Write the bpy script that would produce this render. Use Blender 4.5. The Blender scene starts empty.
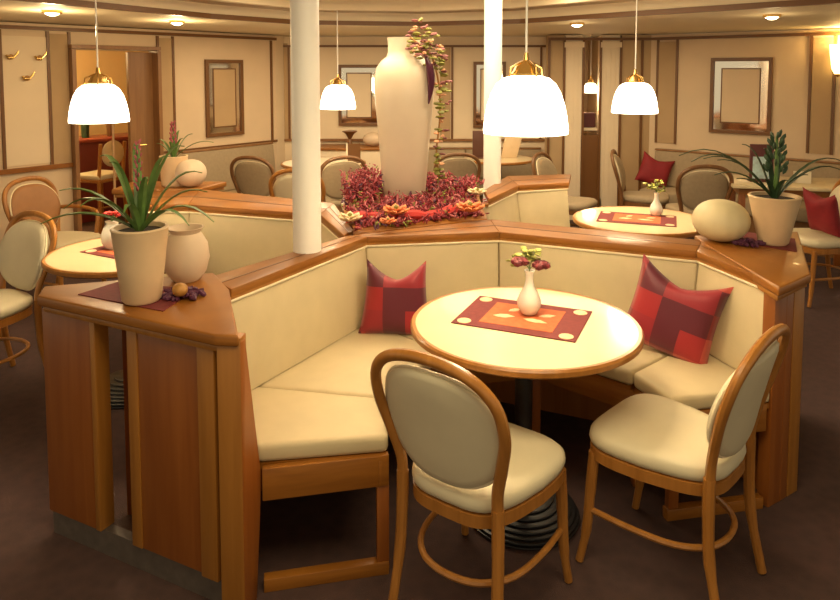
import bpy, bmesh, math, random
from mathutils import Vector, Matrix, Quaternion
random.seed(7)
PI = math.pi
sc = bpy.context.scene
C = sc.collection

# ---------------------------------------------------------------- camera
EYE = 1.72; FOC = 690.0; PITCH = math.radians(4.0); CY = 118.0
cam_d = bpy.data.cameras.new('camera'); cam = bpy.data.objects.new('camera', cam_d); C.objects.link(cam)
cam.location = (0, 0, EYE); cam.rotation_euler = (PI/2 - PITCH, 0, 0)
cam_d.sensor_fit = 'HORIZONTAL'; cam_d.sensor_width = 36.0
cam_d.lens = FOC / 840 * 36.0
cam_d.shift_y = -(300 - CY) / 840.0
cam_d.clip_start = 0.05; cam_d.clip_end = 60
sc.camera = cam

def G(px, py, z):
    "real position of a spot of the room whose height z is known"
    a = (px - 420) / FOC; b = (CY - py) / FOC
    d = Vector((a, math.cos(PITCH) + b*math.sin(PITCH), -math.sin(PITCH) + b*math.cos(PITCH)))
    t = (z - EYE) / d.z
    return Vector((d.x*t, d.y*t))

# ---------------------------------------------------------------- world, view, big lights
sc.view_settings.view_transform = 'Standard'; sc.view_settings.look = 'None'
sc.view_settings.gamma = 1.0; sc.view_settings.exposure = 0.08
sc.view_settings.use_curve_mapping = False
w = bpy.data.worlds.new('world'); sc.world = w; w.use_nodes = True
w.node_tree.nodes['Background'].inputs[0].default_value = (1.0, 0.83, 0.55, 1)
w.node_tree.nodes['Background'].inputs[1].default_value = 0.66

def area(name, loc, size, power, col=(1, .78, .48), rot=(0, 0, 0), sy=None):
    l = bpy.data.lights.new(name, 'AREA'); l.energy = power; l.color = col; l.size = size
    if sy: l.shape = 'RECTANGLE'; l.size_y = sy
    o = bpy.data.objects.new(name, l); o.location = loc; o.rotation_euler = rot; C.objects.link(o); return o
def point(name, loc, power, r=.04, col=(1, .78, .48), parent=None):
    l = bpy.data.lights.new(name, 'POINT'); l.energy = power; l.color = col; l.shadow_soft_size = r
    o = bpy.data.objects.new(name, l); o.location = loc; C.objects.link(o)
    if parent: o.parent = parent
    return o
# added area lights that fill the saloon from above, without any fittings
area('fill_light_front', (0.2, 1.3, 2.32), 1.6, 34, col=(1, .81, .48), sy=1.0)
area('fill_light_middle', (0.0, 4.3, 2.26), 2.2, 62, sy=1.4)
area('fill_light_back', (0.3, 6.6, 2.05), 4.2, 46, sy=.7)

# ---------------------------------------------------------------- materials
MATS = {}
def newmat(name):
    m = bpy.data.materials.new(name); m.use_nodes = True; MATS[name] = m
    return m, m.node_tree.nodes, m.node_tree.links, m.node_tree.nodes['Principled BSDF']
def plain(name, col, rough=.6, metal=0, emit=None, es=0, var=.0, scale=20, bump=0, coat=0, trans=0, alpha=None, coord='Object'):
    m, n, l, p = newmat(name)
    p.inputs['Base Color'].default_value = (*col, 1); p.inputs['Roughness'].default_value = rough
    p.inputs['Metallic'].default_value = metal
    p.inputs['Coat Weight'].default_value = coat
    p.inputs['Transmission Weight'].default_value = trans
    if emit: p.inputs['Emission Color'].default_value = (*emit, 1); p.inputs['Emission Strength'].default_value = es
    if var or bump:
        tc = n.new('ShaderNodeTexCoord'); nz = n.new('ShaderNodeTexNoise'); nz.inputs['Scale'].default_value = scale
        nz.inputs['Detail'].default_value = 4
        l.new(tc.outputs[coord], nz.inputs['Vector'])
        if var:
            r = n.new('ShaderNodeValToRGB')
            r.color_ramp.elements[0].position = .3; r.color_ramp.elements[1].position = .7
            r.color_ramp.elements[0].color = (*[c*(1-var) for c in col], 1)
            r.color_ramp.elements[1].color = (*[min(1, c*(1+var*.6)) for c in col], 1)
            l.new(nz.outputs['Fac'], r.inputs['Fac']); l.new(r.outputs['Color'], p.inputs['Base Color'])
        if bump:
            b = n.new('ShaderNodeBump'); b.inputs['Strength'].default_value = bump; b.inputs['Distance'].default_value = .01
            l.new(nz.outputs['Fac'], b.inputs['Height']); l.new(b.outputs['Normal'], p.inputs['Normal'])
    return m
def wood(name, a, b, scale=(26, 26, 1.6), rough=.38, rotz=0):
    m, n, l, p = newmat(name)
    tc = n.new('ShaderNodeTexCoord'); mp = n.new('ShaderNodeMapping'); nz = n.new('ShaderNodeTexNoise')
    mp.inputs['Scale'].default_value = scale; mp.inputs['Rotation'].default_value = (0, 0, rotz)
    nz.inputs['Scale'].default_value = 1.0; nz.inputs['Detail'].default_value = 5; nz.inputs['Distortion'].default_value = .6
    r = n.new('ShaderNodeValToRGB'); r.color_ramp.elements[0].position = .28; r.color_ramp.elements[1].position = .72
    r.color_ramp.elements[0].color = (*a, 1); r.color_ramp.elements[1].color = (*b, 1)
    l.new(tc.outputs['Object'], mp.inputs['Vector']); l.new(mp.outputs['Vector'], nz.inputs['Vector'])
    l.new(nz.outputs['Fac'], r.inputs['Fac']); l.new(r.outputs['Color'], p.inputs['Base Color'])
    p.inputs['Roughness'].default_value = rough; p.inputs['Coat Weight'].default_value = .05
    return m
W_V = wood('wood_panel', (.25, .070, .010), (.33, .105, .018))
W_H = wood('wood_rail', (.23, .078, .009), (.37, .14, .018), scale=(3, 3, 30), rough=.40)
W_L = wood('wood_light', (.31, .12, .018), (.42, .175, .030))
W_CH = wood('wood_chair', (.32, .125, .022), (.45, .19, .040), scale=(30, 30, 3), rough=.3)
W_DK = plain('wood_dark_trim', (.17, .072, .02), .4)
W_MID = wood('wood_mid', (.24, .11, .04), (.32, .16, .06))
CREAM = plain('cream_upholstery', (.62, .51, .31), .62, var=.05, scale=9, bump=.03)
CREAM_CH = plain('cream_leather', (.70, .62, .43), .5, var=.04, scale=9, bump=.03)
PIPE = plain('cream_piping', (.85, .75, .52), .6)
TAUPE = plain('taupe_upholstery', (.38, .29, .18), .75, var=.08, scale=40)
TABLE = plain('cream_laminate', (.78, .65, .40), .24, var=.03, scale=6, coat=.3)
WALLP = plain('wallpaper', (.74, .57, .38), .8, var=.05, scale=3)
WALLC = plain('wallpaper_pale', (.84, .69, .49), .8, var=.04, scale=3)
TAN = plain('wall_tan', (.50, .34, .18), .7, var=.06, scale=4)
CEIL = plain('ceiling_cream', (.80, .68, .47), .65, var=.02, scale=2)
COLW = plain('column_white', (.97, .95, .90), .4)
PLINTH = plain('plinth_grey', (.11, .085, .07), .6, var=.2, scale=30)
BLACK = plain('black_metal', (.012, .011, .012), .35)
BRASS = plain('brass', (.75, .5, .18), .25, metal=1)
CHROME = plain('pale_metal', (.8, .76, .68), .25, metal=1)
POT = plain('pot_cream', (.72, .52, .31), .5, var=.05, scale=12)
STONE = plain('vase_blush', (.70, .54, .38), .55, var=.06, scale=9)
WHITEC = plain('white_ceramic', (.85, .82, .74), .18, coat=.4)
VASE = plain('floor_vase_glaze', (.70, .60, .46), .32, var=.04, scale=6)
LEAF = plain('leaf_green', (.13, .24, .055), .4, var=.4, scale=12)
LEAFD = plain('leaf_dark', (.035, .075, .03), .45, var=.4, scale=12)
STEMP = plain('bract_pink', (.45, .10, .12), .6, var=.3, scale=30)
SOIL = plain('soil', (.03, .018, .01), .95, bump=.6, scale=60)
BURG = plain('burgundy_cloth', (.17, .022, .022), .8, var=.15, scale=60)
ORNG = plain('orange_cloth', (.55, .12, .035), .8, var=.2, scale=40)
CRM2 = plain('printed_cream', (.80, .55, .33), .8, var=.2, scale=60)
RED = plain('red_cloth', (.50, .03, .025), .8, var=.2, scale=12)
ROSE = plain('dark_rose', (.13, .006, .010), .6, var=.4, scale=60)
YELG = plain('yellow_green', (.27, .27, .05), .6, var=.4, scale=40)
PURP = plain('purple_pod', (.10, .02, .06), .6, var=.4, scale=50)
GOLDB = plain('golden_brown', (.42, .20, .04), .45, var=.3, scale=40)
BERRY = plain('heather_red', (.30, .03, .045), .7, var=.5, scale=70)
PINKF = plain('heather_pink', (.50, .14, .15), .7, var=.4, scale=70)
ORF = plain('orange_petal', (.85, .27, .10), .6, var=.4, scale=40)
CREAMF = plain('cream_petal', (.85, .68, .42), .6, var=.2, scale=40)
PINKN = plain('napkin_peach', (.75, .33, .18), .7, var=.2, scale=30)
CLOTHW = plain('white_cloth', (.85, .76, .58), .8)
BLUEP = plain('pale_blue_print', (.50, .68, .72), .6, var=.2, scale=30)
EGG = plain('aubergine', (.07, .01, .03), .3)
def mirror(name):
    m, n, l, p = newmat(name)
    p.inputs['Base Color'].default_value = (.85, .78, .68, 1); p.inputs['Metallic'].default_value = 1; p.inputs['Roughness'].default_value = .06
    return m
MIRR = mirror('mirror_glass')
GLOW = plain('lamp_glass', (1, .96, .88), .3, emit=(1.0, .84, .58), es=8)
BULB = plain('spot_bulb', (1, .9, .7), .3, emit=(1.0, .80, .48), es=14)
SCON = plain('sconce_glass', (1, .9, .6), .3, emit=(1.0, .72, .25), es=5)

def carpet():
    m, n, l, p = newmat('carpet')
    tc = n.new('ShaderNodeTexCoord'); n1 = n.new('ShaderNodeTexNoise'); n2 = n.new('ShaderNodeTexNoise'); vo = n.new('ShaderNodeTexVoronoi')
    n1.inputs['Scale'].default_value = 220; n2.inputs['Scale'].default_value = 3.0; vo.inputs['Scale'].default_value = 22
    for x in (n1, n2, vo): l.new(tc.outputs['Object'], x.inputs['Vector'])
    r = n.new('ShaderNodeValToRGB'); r.color_ramp.elements[0].color = (.046, .026, .024, 1); r.color_ramp.elements[1].color = (.100, .050, .042, 1)
    mx = n.new('ShaderNodeMix'); mx.data_type = 'FLOAT'; mx.inputs[0].default_value = .45
    l.new(n1.outputs['Fac'], mx.inputs[2]); l.new(vo.outputs['Distance'], mx.inputs[3]); l.new(mx.outputs[0], r.inputs['Fac'])
    l.new(r.outputs['Color'], p.inputs['Base Color']); p.inputs['Roughness'].default_value = .95
    b = n.new('ShaderNodeBump'); b.inputs['Strength'].default_value = .4; b.inputs['Distance'].default_value = .005
    l.new(n1.outputs['Fac'], b.inputs['Height']); l.new(b.outputs['Normal'], p.inputs['Normal'])
    return m
CARPET = carpet()
def patchwork():
    m, n, l, p = newmat('patchwork_red')
    tc = n.new('ShaderNodeTexCoord'); mp = n.new('ShaderNodeMapping'); mp.inputs['Scale'].default_value = (9.5, 9.5, 9.5); mp.inputs['Location'].default_value = (.5, .3, 0.5)
    sep = n.new('ShaderNodeSeparateXYZ'); cb = n.new('ShaderNodeCombineXYZ')
    l.new(tc.outputs['Object'], mp.inputs['Vector']); l.new(mp.outputs['Vector'], sep.inputs[0])
    for i in (0, 2):
        f = n.new('ShaderNodeMath'); f.operation = 'FLOOR'; l.new(sep.outputs[i], f.inputs[0]); l.new(f.outputs[0], cb.inputs[i])
    wn = n.new('ShaderNodeTexWhiteNoise'); wn.noise_dimensions = '3D'; l.new(cb.outputs[0], wn.inputs['Vector'])
    r = n.new('ShaderNodeValToRGB'); r.color_ramp.interpolation = 'CONSTANT'
    e = r.color_ramp.elements; e[0].color = (.24, .009, .014, 1); e[1].position = .25; e[1].color = (.36, .014, .020, 1)
    for pos, c in ((.45, (.16, .010, .025, 1)), (.62, (.42, .02, .03, 1)), (.80, (.68, .10, .06, 1))):
        q = e.new(pos); q.color = (c[0]*.72, c[1]*.7, c[2]*.85, 1)
    l.new(wn.outputs['Value'], r.inputs['Fac']); l.new(r.outputs['Color'], p.inputs['Base Color'])
    p.inputs['Roughness'].default_value = .55; p.inputs['Sheen Weight'].default_value = .2
    return m
PATCH = patchwork()

# ---------------------------------------------------------------- mesh helpers
def V(p, z=None): return Vector((p[0], p[1], p[2] if z is None else z))
class MB:
    def __init__(s): s.bm = bmesh.new(); s.mi = 0
    def _tag(s, fs):
        for f in fs: f.material_index = s.mi
    def ring_loft(s, rings, cap=True, closed=True):
        vs = [[s.bm.verts.new(p) for p in r] for r in rings]; fs = []
        n = len(rings[0])
        for a, b in zip(vs[:-1], vs[1:]):
            for i in range(n if closed else n-1):
                j = (i+1) % n
                try: fs.append(s.bm.faces.new((a[i], a[j], b[j], b[i])))
                except ValueError: pass
        if cap:
            fs.append(s.bm.faces.new(list(reversed(vs[0])))); fs.append(s.bm.faces.new(vs[-1]))
        s._tag(fs); return fs
    def prism(s, poly, z0, z1, bevel=0, seg=2):
        return s.hull([V(p, z0) for p in poly], [V(p, z1) for p in poly], bevel, seg)
    def hull(s, bot, top, bevel=0, seg=2):
        fs = s.ring_loft([bot, top])
        if bevel:
            es = set(e for f in fs for e in f.edges)
            r = bmesh.ops.bevel(s.bm, geom=list(es), offset=bevel, segments=seg, profile=.5, affect='EDGES')
            s._tag(r['faces'])
        return s
    def box(s, c, size, rz=0, bevel=0, seg=2, rot=None):
        m = rot or Matrix.Rotation(rz, 3, 'Z'); c = Vector(c); h = Vector(size)/2
        def q(x, y, z): return c + m @ Vector((x*h.x, y*h.y, z*h.z))
        return s.hull([q(-1,-1,-1), q(1,-1,-1), q(1,1,-1), q(-1,1,-1)], [q(-1,-1,1), q(1,-1,1), q(1,1,1), q(-1,1,1)], bevel, seg)
    def wallbox(s, a, b, th, z0, z1, bevel=0):
        "upright slab from a to b, thickness th to the left of a->b"
        a = V(a, 0); b = V(b, 0); d = (b-a).normalized(); n = Vector((-d.y, d.x, 0))*th
        return s.prism([a, b, b+n, a+n], z0, z1, bevel)
    def lathe(s, prof, c=(0, 0, 0), seg=28, squash=None, ribs=0, rib=0):
        c = Vector(c); rings = []
        for r, z in prof:
            ring = []
            for i in range(seg):
                a = 2*PI*i/seg; rr = max(r, .0004) * (1 + (rib*math.cos(ribs*a) if ribs else 0))
                ring.append(c + Vector((rr*math.cos(a), rr*math.sin(a), z)))
            rings.append(ring)
        s.ring_loft(rings); return s
    def tube(s, pts, r, seg=8, closed=False, flat=1.0, up=None):
        pts = [Vector(p) for p in pts]; n = len(pts); rad = r if isinstance(r, (list, tuple)) else [r]*n
        rings = []; prev = None
        for i, p in enumerate(pts):
            if closed: t = (pts[(i+1) % n] - pts[i-1])
            else: t = pts[min(i+1, n-1)] - pts[max(i-1, 0)]
            t.normalize()
            if up is not None: u = Vector(up); u = (u - t*u.dot(t)).normalized()
            elif prev is None:
                u = Vector((0, 0, 1)) if abs(t.z) < .9 else Vector((1, 0, 0)); u = (u - t*u.dot(t)).normalized()
            else: u = (prev - t*prev.dot(t)).normalized()
            prev = u; v = t.cross(u)
            rings.append([p + (u*math.cos(2*PI*k/seg) + v*math.sin(2*PI*k/seg)*flat)*rad[i] for k in range(seg)])
        if closed: s.ring_loft(rings + [rings[0]], cap=False); bmesh.ops.remove_doubles(s.bm, verts=s.bm.verts, dist=1e-6)
        else: s.ring_loft(rings)
        return s
    def blob(s, c, r, sub=1, sc=(1, 1, 1), rot=None):
        m = Matrix.Translation(c) @ (rot.to_4x4() if rot else Matrix.Identity(4)) @ Matrix.Diagonal((*sc, 1))
        g = bmesh.ops.create_icosphere(s.bm, subdivisions=sub, radius=r, matrix=m)
        s._tag(set(f for v in g['verts'] for f in v.link_faces)); return s
    def ribbon(s, pts, widths, th=.003, fold=.25):
        "leaf blade with a keel and thickness"
        pts = [Vector(p) for p in pts]; rings = []
        for i, p in enumerate(pts):
            t = (pts[min(i+1, len(pts)-1)] - pts[max(i-1, 0)]).normalized()
            side = t.cross(Vector((0, 0, 1)));
            if side.length < .05: side = Vector((1, 0, 0))
            side.normalize(); u = side.cross(t).normalized(); w = widths[i]/2
            rings.append([p - side*w + u*w*fold, p - u*th, p + side*w + u*w*fold, p + u*th*.5])
        s.ring_loft(rings); return s
    def build(s, name, mats, parent=None, smooth=35, local=False):
        bm = s.bm
        bmesh.ops.recalc_face_normals(bm, faces=bm.faces)
        org = Vector(parent['_org']) if (parent is not None and '_org' in parent) else Vector((0, 0, 0))
        if not local and org.length: bmesh.ops.translate(bm, verts=bm.verts, vec=-org)
        me = bpy.data.meshes.new(name); bm.to_mesh(me); bm.free()
        for m in (mats if isinstance(mats, (list, tuple)) else [mats]): me.materials.append(m)
        if smooth:
            me.polygons.foreach_set('use_smooth', [True]*len(me.polygons))
            me.set_sharp_from_angle(angle=math.radians(smooth))
        o = bpy.data.objects.new(name, me); C.objects.link(o)
        if parent is not None: o.parent = parent
        if parent is not None and '_org' in parent: o['_org'] = parent['_org']
        return o
def struct(o): o['kind'] = 'structure'; return o
def tag(o, label=None, cat=None, group=None, kind=None):
    if label: o['label'] = label
    if cat: o['category'] = cat
    if group: o['group'] = group
    if kind: o['kind'] = kind
    return o
def thing(name, label, cat, loc=(0, 0, 0), rz=0, group=None):
    "Empty at the base; parts whose meshes are given in room coordinates are moved back by _org"
    o = bpy.data.objects.new(name, None); C.objects.link(o); o.location = loc; o.rotation_euler = (0, 0, rz)
    o.empty_display_size = .1
    if rz == 0 and Vector(loc).length: o['_org'] = list(loc)
    return tag(o, label, cat, group)
def lthing(name, label, cat, loc=(0, 0, 0), rz=0, group=None):
    "Empty whose parts are given in its own coordinates"
    o = bpy.data.objects.new(name, None); C.objects.link(o); o.location = loc; o.rotation_euler = (0, 0, rz); o.empty_display_size = .1
    return tag(o, label, cat, group)
def copy_tree(o, parent=None):
    c = o.copy(); C.objects.link(c)
    if parent: c.parent = parent
    for ch in [x for x in bpy.data.objects if x.parent == o]: copy_tree(ch, c)
    return c
def place(o, loc, rz, label, group=None, first=[False]):
    o.location = loc; o.rotation_euler = (0, 0, rz); tag(o, label)
    if group: o['group'] = group
    return o
def spline(pts, n=6):
    "Catmull-Rom"
    P = [Vector(p) for p in pts]; P = [P[0]*2-P[1]] + P + [P[-1]*2-P[-2]]; out = []
    for i in range(1, len(P)-2):
        for k in range(n):
            t = k/n; a, b, c, d = P[i-1], P[i], P[i+1], P[i+2]
            out.append(.5*((2*b) + (c-a)*t + (2*a-5*b+4*c-d)*t*t + (3*b-a-3*c+d)*t**3))
    out.append(P[-2]); return out
def rline(a, b, t): return V(a, 0).lerp(V(b, 0), t)
def at_px(A, B, px):
    "point of the plan line A-B on the bearing of column px"
    k = (px-420)/FOC; A = V(A, 0); B = V(B, 0); f = lambda P: P.x - k*(P.y*math.cos(PITCH) + .9*math.sin(PITCH))
    fa, fb = f(A), f(B); return A.lerp(B, fa/(fa-fb))

# ================================================================ the room
CAPZ = .905; SZ = .49; TZ = .76
fl = MB(); fl.prism([(-6, -2.5), (6.5, -2.5), (6.5, 11), (-6, 11)], -.05, 0); struct(fl.build('floor', CARPET, smooth=0))

SOF = 2.11
def P2(x, y): return Vector((x, y))
wl0 = P2(-3.75, 3.0); WL = [wl0, G(0, 23, 2.10), G(275, 40, 2.06)]
d = (WL[2]-WL[1]).normalized(); WL[0] = WL[1] - d*2.2
WB = [WL[2] + P2(0.02, .5), G(548, 46, 2.0)]
WB[0] = P2(WL[2].x+.05, WB[1].y)
BAY0, BAY1 = G(548, 39.5, 2.06), G(652, 39.5, 2.06)
BAY1.y = BAY0.y
WR = [G(652, 38, 2.06), G(840, 34, 2.06)]; WR[0].y = BAY0.y + .10
d = (WR[1]-WR[0]).normalized(); WR.append(WR[1] + d*2.6)
def wall(name, a, b, z0=0, z1=SOF, mat=WALLP, th=.12):
    m = MB(); m.wallbox(a, b, th, z0, z1); return struct(m.build(name, mat, smooth=0))
# left wall with doorway between px 73 and 158
da, db = at_px(WL[1], WL[2], 74), at_px(WL[1], WL[2], 158)
DZ = EYE + (70-48)/690*5.6
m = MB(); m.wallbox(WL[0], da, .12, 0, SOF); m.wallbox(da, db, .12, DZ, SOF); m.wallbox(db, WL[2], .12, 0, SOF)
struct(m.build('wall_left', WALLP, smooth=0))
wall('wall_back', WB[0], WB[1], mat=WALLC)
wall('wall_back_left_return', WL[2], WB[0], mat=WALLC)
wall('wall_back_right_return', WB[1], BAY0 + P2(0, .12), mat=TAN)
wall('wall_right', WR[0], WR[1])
wall('wall_right_front', WR[1], WR[2])

def inward(a, b):  # unit normal pointing into the room (to the right of a->b)
    d = (V(b, 0)-V(a, 0)).normalized(); return Vector((d.y, -d.x, 0))
tn = [0]
def trim(a, b, z0, z1, th=.02, mat=W_DK, off=0.0):
    n = inward(a, b); a = V(a, 0)+n*(th+off); b = V(b, 0)+n*(th+off); tn[0] += 1
    m = MB(); m.wallbox(a, b, th, z0, z1); return struct(m.build('trim_%d' % tn[0], mat, smooth=0))
def vstrip(A, B, px, w=.024, z0=.9, z1=2.05, mat=W_DK, th=.018):
    p = at_px(A, B, px); d = (V(B, 0)-V(A, 0)).normalized(); return trim(p-d*w/2, p+d*w/2, z0, z1, th, mat)
def vpanel(A, B, p0, p1, mat, z0=.9, z1=2.03, th=.01):
    return trim(at_px(A, B, p0), at_px(A, B, p1), z0, z1, th, mat)
A, B = WL[1], WL[2]
trim(WL[0], WL[2], 2.055, 2.085, .03); trim(WL[0], da, .86, .9, .03, W_H); trim(db, WL[2], .89, .915, .02)
vpanel(A, B, 54, 72, TAN); vpanel(A, B, 159, 174, TAN)
for px in (5, 52, 73, 160, 175, 272): vstrip(A, B, px)
vpanel(A, B, 6, 51, WALLC, z0=.92, z1=2.0, th=.008)
A, B = WB
trim(A, B, 1.985, 2.01, .03); vpanel(A, B, 272, 289, TAN)
trim(A, B, .87, .90, .03, W_MID)
for px in (290, 390, 452, 540): vstrip(A, B, px, z1=1.99)
vpanel(A, B, 440, 450, TAN, z1=1.98)
A, B = WR[0], WR[1]
trim(A, WR[2], 2.05, 2.08, .03)
vpanel(A, B, 657, 674, TAN); vpanel(A, B, 809, 829, TAN)
for px in (656, 675, 807, 831): vstrip(A, B, px)
# niche bay: two fluted pale pilasters with a dark passage between
def bpt(px): return at_px(BAY0, BAY1, px)
for i, (p0, p1, mt, th) in enumerate(((548, 563, TAN, .16), (564, 581, WALLC, .16), (600, 618, WALLC, .16), (620, 651, TAN, .14))):
    m = MB(); a, b = bpt(p0), bpt(p1)
    m.wallbox(a, b, th, 0, SOF)
    if mt is WALLC:
        w_ = (b-a).length
        for k in range(4): 
            c = a.lerp(b, (k+.5)/4); m.box((c.x, c.y-.002, 1.1), (w_*.2, .006, 1.7))
        m.box(((a+b)/2 + Vector((0, -.01, 2.0))), (w_*1.15, .03, .06))
    struct(m.build('wall_bay_pier', mt, smooth=0))
trim(BAY0, BAY1, 2.05, 2.08, .03)
for px in (548, 563, 582, 599, 619, 640): 
    p = bpt(px); trim(p + Vector((-.012, 0, 0)), p + Vector((.012, 0, 0)), 0, 2.05, .02)
m = MB(); m.wallbox(BAY0 + P2(-.1, .9), BAY1 + P2(.1, .9), .1, 0, SOF); m.wallbox(bpt(575)+Vector((0,.16,0)), bpt(575)+Vector((0,.9,0)), .05, 0, SOF)
m.wallbox(bpt(606)+Vector((0,.9,0)), bpt(606)+Vector((0,.16,0)), .05, 0, SOF)
struct(m.build('wall_passage', TAN, smooth=0))
m = MB(); m.prism([bpt(579), bpt(602), bpt(602)+Vector((0, .3, 0)), bpt(579)+Vector((0, .3, 0))], 0, .98)
m.build('_x', W_DK, smooth=0)
_c = bpy.data.objects['_x']; _c.name = 'cabinet'; tag(_c, 'dark narrow cabinet standing in the passage between two pale pilasters', 'cabinet')
m = MB(); a = (bpt(581)+bpt(600))/2; m.box((a.x, a.y+.12, 1.04), (.17, .12, .03)); tag(m.build('shelf_board', WALLC, smooth=0), 'small pale shelf between the two pale pilasters', 'shelf')
m = MB(); m.box((a.x, a.y+.14, 1.142), (.15, .1, .17), bevel=.01); tag(m.build('storage_box', plain('dark_red_box', (.09, .02, .02), .6), smooth=0), 'dark red box on the small shelf between the pilasters', 'box')

# doorway room behind the left wall
nrm = -inward(WL[1], WL[2]); dd = (V(WL[2], 0)-V(WL[1], 0)).normalized()
D0, D1 = V(da, 0), V(db, 0)
dm = at_px(da, db, 133)
YELL = plain('wall_yellow', (.85, .60, .28), .8, var=.05, scale=3)
far0 = D0 - dd*3.4 + nrm*2.6; far1 = D1 + dd*2.2 + nrm*2.6
m = MB(); m.wallbox(far0, far1, .1, 0, SOF); m.wallbox(D0 - dd*3.4 + nrm*.12, far0, .1, 0, SOF); m.wallbox(far1, D1 + dd*2.2 + nrm*.12, .1, 0, SOF)
struct(m.build('wall_side_room', YELL, smooth=0))
m = MB(); m.prism([D0 - dd*3.5 + nrm*.12, D1 + dd*2.3 + nrm*.12, far1+dd*.1, far0-dd*.1], SOF, SOF+.05); struct(m.build('ceiling_side_room', CEIL, smooth=0))
pc = (D0+D1)/2 + nrm*1.3; point('side_room_light', (pc.x-.4, pc.y, 1.95), 60, .12, (1, .7, .33))
# door leaf (open part of the doorway, brown)
m = MB(); m.wallbox(V(dm, 0)+nrm*.03, D1+nrm*.03, .045, 0.005, DZ-.01, .004)
dl = struct(m.build('door_1', W_MID, smooth=0))
m = MB(); q = V(dm, 0).lerp(D1, .12) - nrm*.005; m.tube([q+Vector((0,0,1.0)), q-nrm*.035+Vector((0,0,1.0)), q-nrm*.035+dd*.09+Vector((0,0,1.0))], .008)
m.build('door_handle', BRASS, dl)
m = MB()
for p in (D0, D1): m.box((p.x, p.y, DZ/2), (.035, .15, DZ), rz=math.atan2(dd.y, dd.x))
c_ = (D0+D1)/2; m.box((c_.x, c_.y, DZ+.025), ((D1-D0).length+.035, .15, .035), rz=math.atan2(dd.y, dd.x))
struct(m.build('trim_door_frame', W_MID, smooth=0))

# ceilings: low soffit ring with a raised coffer
IN = [G(-60, -6, 2.1), G(14, 1, 2.1), G(210, 19, 2.1), G(300, 25, 2.1), G(420, 26.5, 2.1), G(520, 24, 2.1), G(630, 17, 2.1), G(760, 9, 2.1), G(860, 2, 2.1)]
OUT = [P2(-5.5, 2.0), P2(-5.2, 5.6), P2(-4.2, 9), P2(-2, 10), P2(0, 10.2), P2(1.5, 10.2), P2(3, 10), P2(4.6, 9), P2(6.4, 5)]
def strip(name, inn, out, z0, z1, mat):
    m = MB()
    for i in range(len(inn)-1): m.prism([inn[i], inn[i+1], out[i+1], out[i]], z0, z1)
    bmesh.ops.remove_doubles(m.bm, verts=m.bm.verts, dist=1e-4)
    return struct(m.build(name, mat, smooth=0))
IN[0] = IN[1] + (IN[1]-IN[2])*1.6; IN[-1] = IN[-2] + (IN[-2]-IN[-3])*1.6
strip('ceiling_soffit', IN, OUT, SOF+.01, SOF+.06, CEIL)
cen = P2(0, 3.3)
def shr(P, k): return [cen + (p-cen)*k for p in P]
strip('trim_soffit_edge', shr(IN, .993), shr(IN, 1.012), SOF-.006, SOF+.030, W_DK)
strip('ceiling_fascia', shr(IN, .995), shr(IN, 1.02), SOF+.03, SOF+.11, CEIL)
strip('ceiling_step', shr(IN, .86), shr(IN, 1.02), SOF+.10, SOF+.13, plain('ceiling_tan', (.45, .33, .19), .7))
strip('ceiling_step_edge', shr(IN, .85), shr(IN, .88), SOF+.09, SOF+.20, CEIL)
m = MB(); m.prism([(-6, -2.5), (6.5, -2.5), (6.5, 11), (-6, 11)], SOF+.24, SOF+.28); struct(m.build('ceiling', CEIL, smooth=0))
# cream crown moulding under the soffit along the back
def recessed(px, py, k, pw=8):
    p = G(px, py, SOF)
    t = thing('recessed_spotlight', k, 'ceiling light', (p.x, p.y, SOF-.012), group='recessed ceiling spots')
    m = MB(); m.lathe([(.05, -.006), (.062, -.004), (.062, .018), (.05, .018)], (p.x, p.y, SOF-.004)); m.build('trim_ring', BRASS, t)
    m = MB(); m.lathe([(.001, -.022), (.025, -.018), (.045, -.004), (.045, .01), (.001, .01)], (p.x, p.y, SOF-.006)); m.build('bulb', BULB, t)
    point('spot_glow', (0, 0, -.11), pw, .05, (1, .72, .36), t)
recessed(52, 12, 'recessed ceiling spot glowing above the three gold wall birds')
recessed(177, 22, 'recessed ceiling spot glowing above the brown door at left')
recessed(577, 24, 'small recessed ceiling spot above the pale pilasters', 1.0)
recessed(772, 16, 'small recessed ceiling spot above the wall mirror at right', 1.2)

# columns
p = G(305, 254, CAPZ); m = MB(); r = 29/2/690*p.y
m.lathe([(r, 0), (r, SOF+.24-CAPZ)], (p.x, p.y+r, CAPZ), 40)
tag(m.build('column', COLW), 'thick white round column rising from the wooden divider at left', 'column')
p = G(493, 184, CAPZ); m = MB(); r = 18/2/690*p.y
m.lathe([(r, 0), (r, SOF+.24)], (p.x, p.y+r, 0.0), 32)
tag(m.build('column', COLW), 'slimmer white column behind the large hanging lamp', 'column')

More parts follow.
